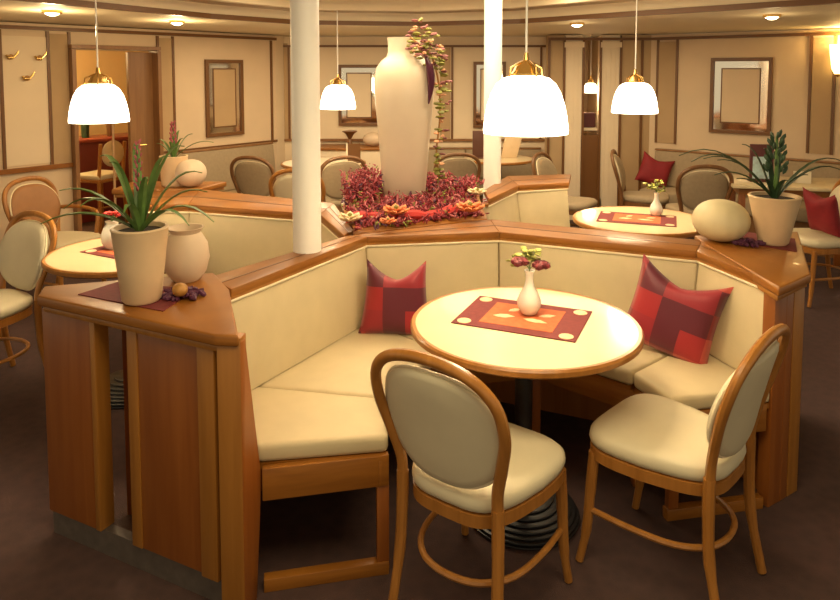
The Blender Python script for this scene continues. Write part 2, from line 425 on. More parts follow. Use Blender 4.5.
# ================================================================ booths
def radial(Pt, Cn, d):
    v = (P2(Pt[0], Pt[1])-P2(*Cn)); return P2(Pt[0], Pt[1]) + v.normalized()*d
def booth(label, Cn, back, seat_in, seat_out, lean=.05, capw=.15, capout=None, legs=(), cap_ext=None):
    org = (Cn[0], Cn[1]+.8, 0)
    t = thing('booth_bench', label, 'bench', org, group='cream corner benches')
    n = len(back)
    for i in range(n-1):
        a, b = back[i], back[i+1]
        g = (P2(*b)-P2(*a)).normalized()*.002
        ai, bi = radial(a, Cn, -lean)+g, radial(b, Cn, -lean)-g
        ao, bo = radial(a, Cn, .03)+g, radial(b, Cn, .03)-g; at, bt = radial(a, Cn, 0)+g, radial(b, Cn, 0)-g
        m = MB(); m.hull([V(ai, SZ+.002), V(bi, SZ+.002), V(bo, SZ+.002), V(ao, SZ+.002)], [V(at, CAPZ-.055), V(bt, CAPZ-.055), V(bo, CAPZ-.055), V(ao, CAPZ-.055)], .008, 3)
        br_ = m.build('backrest', CREAM, t)
        m = MB(); m.tube([V(radial(at, Cn, -.004), CAPZ-.05), V(radial(bt, Cn, -.004), CAPZ-.05)], .007); m.build('piping', PIPE, br_)
    for i in range(n-1):
        a, b = back[i], back[i+1]
        m = MB(); q = [radial(a, Cn, .035), radial(b, Cn, .035), radial(b, Cn, .065), radial(a, Cn, .065)]
        m.prism(q, .0, CAPZ-.04); m.build('back_panel', W_V, t)
    co = capout or [radial(p, Cn, capw) for p in back]
    for i in range(n-1):
        a, b = radial(back[i], Cn, -.012), radial(back[i+1], Cn, -.012)
        m = MB(); m.prism([a, b, co[i+1], co[i]], CAPZ-.035, CAPZ, .006, 2); m.build('cap_rail', W_H, t)
        # inlay line
        m = MB(); k = .45; m.prism([a.lerp(co[i], k), b.lerp(co[i+1], k), b.lerp(co[i+1], k+.05), a.lerp(co[i], k+.05)], CAPZ, CAPZ+.0015); m.build('inlay_line', W_DK, t, smooth=0)
        m = MB(); m.prism([radial(a, Cn, .004), radial(b, Cn, .004), radial(b, Cn, .03), radial(a, Cn, .03)], CAPZ-.05, CAPZ-.034); m.build('cap_moulding', W_L, t)
    for i in range(len(seat_in)-1):
        q = [seat_in[i], seat_in[i+1], seat_out[i+1], seat_out[i]]; c = sum(q, P2(0, 0))/4
        q2 = [p + (c-p).normalized()*.003 for p in q]
        m = MB(); m.prism(q2, SZ-.065, SZ, .018, 3); m.build('seat_cushion', CREAM, t)
        m = MB(); m.prism([p + (c-p).normalized()*.012 for p in q], SZ-.085, SZ-.065); m.build('seat_board', W_H, t)
        a, b = q[0], q[1]; m = MB(); a2 = radial(a, Cn, .012); b2 = radial(b, Cn, .012)
        m.prism([a2, b2, radial(b2, Cn, .025), radial(a2, Cn, .025)], SZ-.175, SZ-.085, .003); m.build('apron', W_H, t)
    for p in legs:
        p = radial(p, Cn, .04); m = MB(); m.box((p.x, p.y, (SZ-.085)/2), (.04, .04, SZ-.085), bevel=.004); m.build('leg', W_V, t)
    return t, co

TC = G(525, 333, TZ); TCT = G(524.5, 322, TZ)                       # near table centre
back = [G(228, 294, CAPZ-.02), G(366, 240, CAPZ-.02), G(499, 235, CAPZ-.02), G(698, 255, CAPZ-.02), G(773, 285, CAPZ-.02)]
I0 = G(389, 438, SZ-.01); I1 = G(385, 397, SZ)
I5 = G(671, 398, SZ); I4 = G(632, 372, SZ)
sin_ = [I0, I1, TC + P2(-.30, .50), TC + P2(.14, .58), I4, I5]
ob = [radial(p, TC, -.035) for p in back]
E0 = G(262, 449, SZ); E5 = ob[4] + P2(.03, -.03)
sout = [E0+P2(-.03,.02), G(257, 387, SZ)+P2(-.075, .03), ob[1], ob[2], ob[3], E5]
capo = [G(208, 277, CAPZ), G(345, 236, CAPZ), G(490, 219, CAPZ), G(702, 240, CAPZ), G(806, 272, CAPZ)]
t1, co1 = booth('cream wraparound corner bench with red cushions around the nearest table', TC, back, sin_, sout,
     legs=(TC + P2(-.30, .50), TC + P2(.14, .58), I4), capout=capo)
# open end frame of the bench, facing the chairs
def endframe(a, b, legpts):
    dd_ = (b-a).normalized(); nn = P2(-dd_.y, dd_.x)*.028
    m = MB(); m.prism([a, b, b+nn, a+nn], SZ-.175, SZ-.067, .003); m.build('apron', W_H, t1)
    m = MB(); m.prism([a, b, b+nn*1.3, a+nn*1.3], .0, .045, .003); m.build('base_rail', W_H, t1)
    for p in legpts: m = MB(); m.box((p.x, p.y, .18), (.042, .03, .27), rz=math.atan2(dd_.y, dd_.x), bevel=.003); m.build('leg', W_V, t1)
a, b = E0 + P2(0.0, -.005), I0 + P2(0, -.005); dx = (b-a).normalized()
endframe(a, b, [b - dx*.024 + P2(0, .02)])
a, b = I5 + P2(0, .005), E5 + P2(-.02, -.0); dx = (b-a).normalized()
endframe(a, b, [a + dx*.024 + P2(0, .02)])
# side wing plank of the near end
F0 = G(240, 336, CAPZ); F0 = P2(F0.x, F0.y)
m = MB()
fd = (P2(E0.x-.008, E0.y) - F0); fl_ = fd.length; fd.normalize(); fn = P2(-fd.y, fd.x)
prof = [(0, 0), (fl_*.72, 0), (fl_*.95, .25), (fl_+.01, .40), (fl_-.005, .47), (.03, CAPZ-.02), (0, CAPZ-.02)]
r0 = [V(F0+fd*a_-fn*.0, z_) for a_, z_ in prof]; r1 = [V(F0+fd*a_+fn*.035, z_) for a_, z_ in prof]
m.hull(r0, r1, .003); m.build('side_wing', W_V, t1)

u_, v_ = F0 + P2(-.01, .04), ob[0] + P2(-.05, .0)
m = MB(); dv = (v_-u_).normalized(); nv = P2(-dv.y, dv.x); m.prism([u_, v_, v_+nv*.03, u_+nv*.03], 0, CAPZ-.04, .003); m.build('side_panel', W_V, t1)
# counters closing the bench ends
def counter(label, poly, org):
    t = thing('divider_counter', label, 'counter', (*org, 0), group='wooden divider counters')
    m = MB(); m.prism(poly, CAPZ-.034, CAPZ+.004, .008, 3); m.build('countertop', W_H, t)
    c = sum([P2(p[0], p[1]) for p in poly], P2(0, 0))/len(poly)
    m = MB(); m.prism([P2(p[0], p[1])+(c-P2(p[0], p[1])).normalized()*.02 for p in poly], CAPZ-.055, CAPZ-.034, .004); m.build('moulding', W_L, t)
    return t
L1, L2, L3, L4 = G(37, 297, CAPZ), G(214, 336, CAPZ), G(229, 301, CAPZ), G(209, 272, CAPZ)
L5 = G(44, 287, CAPZ); L6 = G(122, 281, CAPZ)
LP = [L1, L2, G(239, 337, CAPZ), G(229, 291, CAPZ), G(214, 273, CAPZ), G(205, 275, CAPZ), L6, L5]
tcn = counter('wooden divider counter at lower left with an open slot between two panels', LP, (L1+L2)/2+P2(.05, .1))
a, b = L1 + P2(.03, .01), L2 + P2(.0, .03)
df = (b-a).normalized(); nf = P2(-df.y, df.x)
def cpanel(p0, p1, nm='side_panel', depth=.03, mat=W_V, z0=.09, off=0.0):
    q0, q1 = at_px(a, b, p0), at_px(a, b, p1); q0 = P2(q0.x, q0.y)+nf*off; q1 = P2(q1.x, q1.y)+nf*off
    m = MB(); m.prism([q0, q1, q1+nf*depth, q0+nf*depth], z0, CAPZ-.05, .003); return m.build(nm, mat, tcn)
cpanel(42, 90); cpanel(90, 95, 'edge_strip', mat=W_L, depth=.06, off=-.004)
cpanel(127, 137, 'edge_strip', mat=W_L, depth=.3, off=-.004); cpanel(137, 199, depth=.03)
cpanel(199, 216, 'edge_strip', depth=.06, off=-.012, mat=W_L)
q0 = at_px(a, b, 43); q1 = at_px(a, b, 215)
m = MB(); q0 = P2(q0.x, q0.y)+nf*.01; q1 = P2(q1.x, q1.y)+nf*.01
m.prism([q0, q1, q1+nf*.035, q0+nf*.035], 0, .09); m.build('plinth', PLINTH, tcn)
# near corner post
c0 = G(216, 338, CAPZ-.01); c1 = F0
m = MB(); dv = (c1-c0).normalized(); nv = P2(-dv.y, dv.x); m.prism([c0, c1, c1+nv*.05, c0+nv*.05], 0, CAPZ-.008, .003); m.build('end_post', W_L, tcn)
# back boards toward the left booth
m = MB(); u0, u1 = P2(*L6)+P2(.02,-.03), P2(*G(205, 276, CAPZ))+P2(.01,-.03); m.prism([u0, u1, u1+P2(0, -.03), u0+P2(0, -.03)], 0.0, CAPZ-.05); m.build('rear_panel', W_V, tcn)

R1, R2, R3, R4 = G(811, 275, CAPZ), G(798, 232, CAPZ), G(694, 236, CAPZ), G(703, 243, CAPZ)
RP = [G(772, 286, CAPZ), R1, R2, R3, G(700, 248, CAPZ)]
RP = [G(779, 289, CAPZ), R1, R2, R3, G(706, 245, CAPZ)]
tcr = counter('wooden divider counter at right carrying a potted plant and a round vase', RP, (R1+R2)/2+P2(-.1, 0))
c0 = G(779, 284, CAPZ)+P2(.0, .02); c1 = R1 + P2(-.012, .015)
mid = c0.lerp(c1, .62)
for (u, v, mt) in ((c0, mid, W_V), (mid + (c1-c0).normalized()*.004, c1, W_L)):
    m = MB(); dv = (v-u).normalized(); nv = P2(-dv.y, dv.x); m.prism([u, v, v+nv*.05, u+nv*.05], .0, CAPZ-.05, .003); m.build('end_post', mt, tcr)
m = MB(); u, v = c1 + P2(-.05, .06), R2 + P2(-.06, -.05); m.prism([u, v, v+P2(-.03, 0), u+P2(-.03, 0)], .0, CAPZ-.05); m.build('side_panel', W_V, tcr)
m = MB(); v2 = P2(*R3)+P2(.08, -.05); m.prism([v, v2, v2+P2(0, -.03), v+P2(0, -.03)], .0, CAPZ-.05); m.build('rear_panel', W_V, tcr)

# second booth (left, behind)
T2 = G(128, 251, TZ)
bk2 = [G(344, 240, CAPZ) + P2(.0, .10), G(322, 214, CAPZ), G(189, 204, CAPZ), G(148, 204, CAPZ) + P2(0, .0)]
si2 = [T2 + P2(.56, -.1), T2 + P2(.50, .25), T2 + P2(.12, .42), T2 + P2(-.15, .42)]
so2 = [radial(p, T2, -.04) for p in bk2]
co2 = [G(352, 229, CAPZ), G(334, 203, CAPZ), G(200, 189, CAPZ), G(148, 190, CAPZ)]
booth('cream corner bench behind the left round table', T2, bk2, si2, so2, capout=co2, legs=(si2[0], si2[1], si2[3]))
# side seat of that booth running along the near divider
t = thing('booth_bench', 'cream bench seat backing onto the near divider, beside the left round table', 'bench', (T2.x+.5, T2.y-.4, 0), group='cream corner benches')
q = [G(212, 275, .87)+P2(.02, .05), G(340, 240, .87)+P2(-.03, .0), T2 + P2(.60, -.14), T2 + P2(.34, -.44)]
m = MB(); m.prism(q, SZ-.065, SZ, .018, 3); m.build('seat_cushion', CREAM, t)
c = sum(q, P2(0, 0))/4; qq = [p+(c-p).normalized()*.03 for p in q]
m = MB(); m.prism(qq, .33, SZ-.065); m.build('seat_board', W_H, t)
for p in (qq[2], qq[3]): m = MB(); p = p+(c-p).normalized()*.04; m.box((p.x, p.y, .165), (.04, .04, .33)); m.build('leg', W_V, t)

# third booth (right, behind)
T3 = G(640, 219, TZ)
bk3 = [G(487, 199, CAPZ), G(517, 185, CAPZ), G(568, 182, CAPZ)]
si3 = [T3 + P2(-.52, .02), T3 + P2(-.42, .34), T3 + P2(-.12, .42)]
so3 = [radial(p, T3, -.04) for p in bk3]
co3 = [G(484, 190, CAPZ), G(507, 176, CAPZ), G(571, 174, CAPZ)]
booth('small cream corner bench by the slim white column behind', T3, bk3, si3, so3, capout=co3, legs=(si3[0], si3[2]))

# hub planter between the booths
hub = [G(350, 233, CAPZ)+P2(.01, .02), G(378, 231, CAPZ)+P2(0, .02), G(488, 218.5, CAPZ)+P2(0, .02), G(484, 197, CAPZ)+P2(-.03, 0), G(480, 187, CAPZ), G(430, 180, CAPZ), G(345, 184, CAPZ), G(336, 205, CAPZ)+P2(.03, 0), G(347, 228, CAPZ)+P2(.03, .02)]
t = thing('planter_counter', 'wooden planter counter in the middle, full of red dried flowers around a tall vase', 'planter', (.0, 4.2, 0))
m = MB(); m.prism(hub, CAPZ-.04, CAPZ-.005, .006); m.build('countertop', W_H, t)
hc = sum(hub, P2(0, 0))/len(hub)
m = MB(); m.prism([hc+(p-hc)*.9 for p in hub], 0, CAPZ-.04); m.build('base_panel', W_V, t)
m = MB()
for k in (.35, .62): 
    u0, u1 = P2(*bk2[0]).lerp(P2(*co2[0]), k), P2(*bk2[1]).lerp(P2(*co2[1]), k); m.prism([u0, u1, u1+P2(.018, .004), u0+P2(.018, .004)], CAPZ+.0005, CAPZ+.003)
m.build('inlay_line', W_DK, t, smooth=0)

# ================================================================ tables
def table(name, label, c, r=.425, z=.76, top=TABLE, base=True, group='round pedestal tables'):
    t = lthing(name, label, 'table', (c[0], c[1], 0), 0, group)
    m = MB(); m.lathe([(.0005, z-.004), (r-.018, z-.004), (r-.018, z), (.0005, z)], (0, 0, 0), 72); m.build('tabletop', top, t)
    m = MB(); m.lathe([(r-.019, z-.006), (r-.019, z+.0006), (r-.006, z+.0012), (r, z-.006), (r, z-.022), (r-.012, z-.031), (r-.06, z-.035), (.02, z-.035), (.02, z-.006)], (0, 0, 0), 72); m.build('table_edge', W_CH, t)
    m = MB(); m.lathe([(.10, z-.036), (.10, z-.055), (.035, z-.08), (.032, .12), (.05, .075)], (0, 0, 0), 24); m.build('pedestal', BLACK, t)
    prof = []
    for k in range(8):
        f = k/8; rr = .215*(1-f**1.6*.75); zz = .005 + .011*k
        prof += [(rr, zz), (rr+.004, zz+.003), (rr+.003, zz+.007), (rr-.006, zz+.009)]
    prof = [(.001, 0), (.19, 0)] + prof + [(.001, .10)]
    m = MB(); m.lathe(prof, (0, 0, 0), 48); m.build('ribbed_base', BLACK, t)
    return t
table('round_table', 'nearest round cream table with a wooden edge and a rose vase', TCT, r=.435)
table('round_table', 'round cream table behind the lower left counter plant', T2, r=.405)
table('round_table', 'round cream table at right behind the bench back', T3)

def placemat(c, rz, sx, sy, z, label, rich=True, group=None):
    t = lthing('table_mat', label, 'placemat', (c[0], c[1], z), rz, group)
    m = MB(); m.box((0, 0, .0012), (sx, sy, .0024)); m.build('cloth', BURG, t, smooth=0)
    if rich:
        m = MB(); m.box((0, 0, .0029), (sx*.60, sy*.70, .001)); m.build('printed_field', ORNG, t, smooth=0)
        m = MB()
        for i in (-1, 1):
            for j in (-1, 1): m.lathe([(.001, 0), (.027, 0), (.027, .0012), (.001, .0012)], (i*(sx/2-.04), j*(sy/2-.038), .0024), 16)
        def leaf(cx, cy, a, L, wd):
            pts = [(-L/2, 0), (-L*.2, wd*.45), (L*.15, wd*.5), (L/2, 0), (L*.1, -wd*.5), (-L*.25, -wd*.4)]
            q = [(cx + x*math.cos(a) - y*math.sin(a), cy + x*math.sin(a) + y*math.cos(a)) for x, y in pts]; m.prism(q, .0034, .0044)
        leaf(-.07, -.025, .2, .085, .04); leaf(.055, -.03, -.15, .10, .035); leaf(-.05, .055, .9, .06, .03); leaf(.085, .04, .5, .07, .03)
        m.build('printed_leaves', CRM2, t, smooth=0)
    return t
a_, b_, c_, d_ = G(484, 294, TZ), G(590, 310, TZ), G(573, 345, TZ), G(450, 327, TZ)
mc = (a_+b_+c_+d_)/4; ang = math.atan2((b_-a_).y, (b_-a_).x)
placemat(mc, math.atan2((c_-d_+b_-a_).y, (c_-d_+b_-a_).x), .47, .34, .7612, 'burgundy and orange printed mat with leaves on the nearest round table')
placemat(T2 + P2(.0, -.0), -.5, .40, .28, .7612, 'red mat on the left round table behind the potted plant')
placemat(T3 + P2(-.02, .0), -.35, .48, .33, .7612, 'orange-red printed mat on the round table at right')

def bud_vase(c, z, label, s=1.0, flowers='rose', lv=None):
    t = lthing('bud_vase', label, 'vase', (c[0], c[1], z), 0, 'white bud vases')
    m = MB(); m.lathe([(x*s, y*s) for x, y in [(.001, 0), (.024, 0), (.03, .004), (.043, .03), (.045, .05), (.036, .075), (.019, .105), (.014, .13), (.015, .15), (.020, .165), (.016, .165), (.010, .15)]], (0, 0, 0), 32); m.build('body', WHITEC, t)
    f = lthing('flower_bunch', lv, 'flowers', (c[0], c[1], z+.166*s), .0, 'small bunches in bud vases')
    m = MB()
    ends = [(-.038, -.01, .035), (.04, -.01, .022), (-.005, .02, .06), (.02, .01, .07), (-.06, .01, .05)]
    for e in ends: m.tube(spline([(0, 0, -.11*s), (0, 0, .0), (e[0]*.6*s, e[1]*.6*s, e[2]*.6*s), (e[0]*s, e[1]*s, e[2]*s)], 3), .0018, 5)
    m.build('stems', LEAF, f)
    if flowers == 'rose':
        for e in ends[:2]:
            m = MB(); cc = Vector(e)*s
            m.blob(cc, .019*s, 2)
            for k in range(9):
                a = k*2.4; rr = .013*s + .0014*k; m.blob(cc + Vector((rr*math.cos(a), rr*math.sin(a), .004-.001*k)), .018*s, 1, (1, 1, .8), Matrix.Rotation(a, 3, 'Z'))
            m.build('rose_bloom', ROSE, f)
    m = MB()
    for k in range(44):
        e = ends[(k % 3)+2] if flowers == 'rose' else ends[k % 5]
        a = random.uniform(0, 6.28); q = Vector(e)*s*random.uniform(.6, 1.05) + Vector((math.cos(a)*.02, math.sin(a)*.02, random.uniform(-.015, .015)))*s
        m.blob(q, .0125*s, 1, (1.4, .8, .35), Matrix.Rotation(a, 3, 'Z') @ Matrix.Rotation(random.uniform(-1, 1), 3, 'X'))
    m.build('small_leaves', YELG, f)
    return t
vc = G(529, 315, TZ)
bud_vase(vc, .7660, 'white teardrop bud vase on the nearest round table', 1.05, lv='two dark red roses with yellow-green leaves in the nearest bud vase')
vc = G(656, 216, TZ); bud_vase(vc, .7615, 'white bud vase on the round table at right', .95, 'green', lv='yellow-green sprigs in the bud vase on the round table at right')
vc = G(113, 249, TZ)
t = lthing('bud_vase', 'squat white vase half hidden behind the plant on the left table', 'vase', (vc.x, vc.y+.0, .767), 0, None)
m = MB(); m.lathe([(.001, 0), (.035, 0), (.055, .03), (.06, .07), (.045, .11), (.03, .13), (.035, .145), (.028, .145)], (0, 0, 0), 28); m.build('body', WHITEC, t)
t = lthing('flower_bunch', 'small red-brown blooms in the squat white vase on the left table', 'flowers', (vc.x, vc.y, .91), 0)
m = MB()
for k in range(10): a = k*2.4; m.blob((math.cos(a)*.03, math.sin(a)*.03, .035+.008*(k % 3)), .017, 1, (1, 1, .7))
m.build('blooms', RED, t)
m = MB()
for k in range(7): a = k*.9; m.tube([(0, 0, -.05), (0, 0, 0), (math.cos(a)*.03, math.sin(a)*.03, .04)], .002, 5)
m.build('stems', LEAF, t)

# ================================================================ cushions
def pillow(label, loc, rot, size=.33, ear=.06, taper=.0):
    bm = bmesh.new(); N = 16; grid = {}
    for sgn in (1, -1):
        for i in range(N+1):
            for j in range(N+1):
                u, v = i/N*2-1, j/N*2-1
                border = (abs(u) > .999 or abs(v) > .999)
                if border and sgn == -1: grid[(sgn, i, j)] = grid[(1, i, j)]; continue
                pinch = 1 - .07*(1-v*v) if True else 1; x = u*size/2*(1-.08*(1-v*v))*(1-taper*(v+1)/2); z = v*size/2*(1-.06*(1-u*u))
                if v > 0: z -= ear*v*v*(1-abs(u)**1.4)
                th = .055*(max(0, (1-u**4)*(1-v**4)))**.6
                wob = .003*math.sin(5*u+3*v)
                grid[(sgn, i, j)] = bm.verts.new((x, sgn*th + wob, z))
    for sgn in (1, -1):
        for i in range(N):
            for j in range(N):
                q = [grid[(sgn, i, j)], grid[(sgn, i+1, j)], grid[(sgn, i+1, j+1)], grid[(sgn, i, j+1)]]
                try: bm.faces.new(q if sgn < 0 else list(reversed(q)))
                except ValueError: pass
    m = MB(); m.bm.free(); m.bm = bm
    o = m.build('throw_pillow', PATCH, smooth=80); o.location = loc; o.rotation_euler = rot
    return tag(o, label, 'pillow', 'red patchwork pillows')
pp = G(392, 328, SZ)
pillow('red patchwork pillow leaning in the left corner of the near bench', (pp.x+.02, pp.y-.05, SZ+.165), (math.radians(-10), 0, math.radians(-6)), .35, .085, .2)
pp = G(672, 345, SZ)
pillow('red patchwork pillow tilted on the right side of the near bench', (pp.x-.03, pp.y-.09, SZ+.185), (math.radians(-12), math.radians(13), math.radians(-34)), .385, .075)

# ================================================================ chairs
def make_chair(arms=False, padm=CREAM_CH, woodm=W_CH, hr=.0165):
    t = lthing('dining_chair' if not arms else 'armchair', '', 'chair')
    # seat outline
    def outline(k=1.0, n=40):
        pts = []
        for i in range(n):
            a = 2*PI*i/n; c, s_ = math.cos(a), math.sin(a)
            x = math.copysign(abs(c)**.52, c); y = math.copysign(abs(s_)**.52, s_)
            w_ = .215 + .022*y if y > 0 else .215 + .05*y
            pts.append((x*w_*k, (y*.23+.012)*k))
        return pts
    def ring(k, z): return [Vector((x, y, z)) for x, y in outline(k)]
    m = MB(); m.ring_loft([ring(.93, .432), ring(.98, .44), ring(1.0, .455), ring(.985, .475), ring(.93, .488), ring(.75, .494), ring(.4, .496)]); m.build('seat', padm, t, smooth=60)
    m = MB(); m.ring_loft([ring(.96, .388), ring(.985, .392), ring(.985, .43), ring(.9, .433)]); m.build('seat_frame', woodm, t)
    for s_ in (-1, 1):
        m = MB(); m.tube(spline([(s_*.188, .190, .41), (s_*.192, .20, .28), (s_*.196, .212, .12), (s_*.205, .232, .006)], 4), [.019]*5 + [.0175]*4 + [.014]*4, 10); m.build('leg', woodm, t)
        m = MB(); m.tube(spline([(s_*.170, -.195, .47), (s_*.172, -.195, .36), (s_*.176, -.205, .2), (s_*.182, -.245, .006)], 4), [.019]*5 + [.018]*4 + [.015]*4, 10); m.build('leg', woodm, t)
    hp = [(-.170, -.195, .44), (-.172, -.20, .52), (-.198, -.222, .62), (-.220, -.25, .72), (-.205, -.28, .82), (-.13, -.30, .885), (0, -.305, .905),
          (.13, -.30, .885), (.205, -.28, .82), (.220, -.25, .72), (.198, -.222, .62), (.172, -.20, .52), (.170, -.195, .44)]
    m = MB(); m.tube(spline(hp, 5), hr, 10, up=(0, 1, 0), flat=1.1); m.build('back_frame', woodm, t)
    # oval upholstered pad
    def padring(k, off, n=44):
        out = []
        for i in range(n):
            a = 2*PI*i/n; x = (.212-.022*max(0,-math.sin(a)))*math.copysign(abs(math.cos(a))**.75, math.cos(a))*k; zz = math.sin(a); 
            z = .685 + (.180 if zz > 0 else .185)*math.copysign(abs(zz)**.9, zz)*k
            y = -.210 - .30*max(0, z-.50)**1.25*1.0 + .06*(x/.2)**2*.5
            out.append(Vector((x, y+off, z)))
        return out
    m = MB(); m.ring_loft([padring(.5, -.022), padring(.85, -.021), padring(.97, -.015), padring(1.0, 0), padring(.97, .015), padring(.85, .024), padring(.5, .027)]); br_ = m.build('backrest', padm, t, smooth=70)
    m = MB(); m.tube(padring(1.0, 0), .006, 6, closed=True); m.build('piping', PIPE, br_)
    m = MB(); m.tube(spline([(.192, .20, .20), (.195, .05, .205), (.17, -.09, .205), (.10, -.175, .205), (0, -.20, .205), (-.10, -.175, .205), (-.17, -.09, .205), (-.195, .05, .205), (-.192, .20, .20)], 4), .0105, 8); m.build('stretcher', woodm, t)
    if arms:
        for s_ in (-1, 1):
            m = MB(); m.tube(spline([(s_*.205, -.22, .66), (s_*.245, -.10, .665), (s_*.25, .06, .655), (s_*.225, .14, .62), (s_*.20, .15, .50), (s_*.19, .15, .41)], 4), .015, 8, up=(0, 0, 1)); m.build('armrest', woodm, t)
    return t
def yaw(fx, fy): return math.atan2(fy, fx) - PI/2
ch0 = make_chair()
ch_ = [False]
GRP = 'wooden chairs with cream oval backs'
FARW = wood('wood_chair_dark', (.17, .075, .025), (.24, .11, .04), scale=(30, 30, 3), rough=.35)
chf = [None]
def chair(x, y, fx, fy, label, s=1.0):
    o = ch0 if not ch_[0] else copy_tree(ch0); ch_[0] = True
    o.scale = (s, s, s)
    return place(o, (x, y, 0), yaw(fx, fy), label, GRP)
chair(.198, 2.14, .585, .81, 'cream oval-back wooden chair seen from behind, left of the two nearest chairs')
chair(.868, 2.29, -.71, .70, 'cream oval-back wooden chair facing left, right of the two nearest chairs')
chair(-2.33, 3.60, -.5, -.87, 'cream oval-back wooden chair at the left edge beside the left round table', 1.0)

def save_tex(): pass

# ================================================================ plants
def pot_plant(label, loc, rt, rb, h, leaves, lmat, spike, pl_label, mat=POT, sp_h=.2, seed=1):
    rnd = random.Random(seed)
    t = lthing('flower_pot', label, 'pot', loc, 0, 'tapered cream flower pots')
    m = MB(); m.lathe([(.001, 0), (rb*.9, 0), (rb, .008), (rb+(rt-rb)*.5, h*.5), (rt, h-.012), (rt+.003, h-.004), (rt, h), (rt-.010, h), (rt-.014, h-.025), (.001, h-.025)], (0, 0, 0), 40); m.build('body', mat, t)
    m = MB(); m.lathe([(.001, h-.024), (rt-.015, h-.024), (rt-.015, h-.016), (.001, h-.012)], (0, 0, 0), 24); m.build('soil', SOIL, t)
    p = lthing('potted_plant', pl_label, 'plant', (loc[0], loc[1], loc[2]+h-.012), 0, None)
    m = MB()
    for (az, L, rise, droop, wd) in leaves:
        pts = []; n = 9; dx_, dy_ = math.cos(az), math.sin(az)
        for k in range(n):
            f = k/(n-1); r_ = .012 + L*f**1.1; z_ = rise*math.sin(min(1, f*1.05)*PI*.5*1.0)*1.0 - droop*f**2.6
            pts.append((dx_*r_, dy_*r_, z_))
        m.ribbon(pts, [wd*(.75+.5*math.sin(PI*min(1, .15+.6*k/(n-1)))) * (1-(k/(n-1))**3.0*.93) for k in range(n)], .0025, .35)
    m.build('leaves', lmat, p)
    if spike:
        m = MB(); m.tube([(0, 0, -.02), (.005, 0, sp_h*.5), (.0, 0, sp_h)], [.012, .009, .006], 8); m.build('stem', LEAF, p)
        m = MB()
        for k in range(30):
            a = k*2.4; z_ = sp_h*(.45 + .6*k/30); r_ = .026*(1-.5*k/30)*spike
            m.blob((math.cos(a)*r_, math.sin(a)*r_, z_), .014*spike**.5, 1, (.55, .4, 1.3), Matrix.Rotation(a, 3, 'Z') @ Matrix.Rotation(.5, 3, 'Y'))
        m.build('flower_spike', STEMP if spike < 1.6 else LEAFD, p)
    return t
pc = G(142, 300, CAPZ+.008)
leafs = []
for az, L, rise, droop, wd in [(2.9, .30, .15, .09, .022), (2.5, .24, .27, .03, .026), (3.4, .30, .10, .06, .024), (2.0, .20, .30, .02, .026), (1.2, .14, .26, .02, .022),
        (.35, .20, .22, .03, .024), (.1, .22, .16, .03, .022), (-.2, .27, .14, .10, .022), (-.6, .26, .13, .08, .022), (.8, .16, .30, .02, .02), (-1.5, .14, .14, .05, .024), (-2.4, .18, .16, .05, .024), (-2.9, .24, .17, .02, .024), (-1.0, .15, .22, .02, .022), (4.2, .1, .26, .01, .022)]:
    leafs.append((az, L, rise, droop, wd))
pot_plant('tall cream tapered pot on the lower left counter', (pc.x, pc.y, CAPZ+.008), .094, .066, .262, leafs, LEAF, .45, 'arching green strap-leaved plant with faint pink spike on the lower left counter', sp_h=.30)
pc2 = G(773, 243, CAPZ+.008)
leafs = [(2.95, .36, .26, .10, .022), (2.8, .30, .22, .05, .022), (3.2, .28, .15, .04, .022), (2.6, .24, .18, .02, .022), (.15, .22, .12, -.02, .018), (.3, .40, .22, .07, .018), (-.1, .30, .20, .08, .018),
         (2.4, .14, .24, .0, .018), (3.4, .2, .10, .0, .024), (-.6, .12, .12, 0, .022), (-1.6, .1, .1, 0, .024), (1.6, .1, .22, 0, .022), (-2.4, .13, .1, 0, .022), (3.0, .42, .28, .09, .016), (.9, .1, .2, 0, .02)]
pot_plant('cream tapered pot on the right counter', (pc2.x, pc2.y, CAPZ+.008), .111, .066, .225, leafs, LEAFD, 1.7, 'dark green strap-leaved plant with an upright spike on the right counter', sp_h=.29)
# mats below the pots
def clothmat(poly, z, label):
    m = MB(); m.prism(poly, z, z+.0025); return tag(m.build('table_mat', BURG, smooth=0), label, 'placemat')
clothmat([G(78, 296, CAPZ), G(163, 313, CAPZ), G(196, 291, CAPZ), G(118, 281.5+2, CAPZ)], CAPZ+.0045, 'burgundy cloth mat beneath the pot on the lower left counter')
clothmat([G(716, 240, CAPZ), G(797, 253, CAPZ), G(795, 240, CAPZ), G(745, 233, CAPZ)], CAPZ+.0045, 'burgundy cloth mat beneath the pot on the right counter')
# rounded shell-like vases
def round_vase(c, z, r, h, label, tilt=0.0, mat=STONE):
    m = MB(); prof = [(.001, 0), (r*.55, 0), (r*.85, h*.16), (r, h*.42), (r*.93, h*.68), (r*.70, h*.86), (r*.62, h*.90), (r*.70, h*.965), (r*.78, h), (r*.72, h), (r*.55, h*.90), (r*.5, h*.8)] if tilt == 0 else \
        [(max(.001, r*math.sin(PI*i/14)**.85), h*(.5-.5*math.cos(PI*i/14))) for i in range(1, 14)] + [(.001, h)]
    m.lathe(prof, (0, 0, 0), 48, ribs=(0 if tilt == 0 else 14), rib=.012)
    o = m.build('rounded_vase', mat); o.location = (c[0], c[1], z)
    return tag(o, label, 'vase', 'round blush ceramic vases')
rc = G(184, 283, CAPZ); round_vase(rc+P2(0, .03), CAPZ+.005, .088, .205, 'round blush ceramic vase with flared rim beside the lower left pot')
rc = G(723, 243, CAPZ); round_vase(rc+P2(0.0, .03), CAPZ+.005, .128, .195, 'pale ribbed melon-shaped ornament left of the right counter pot', tilt=1, mat=plain('melon_cream', (.70, .60, .36), .5, var=.1, scale=6))
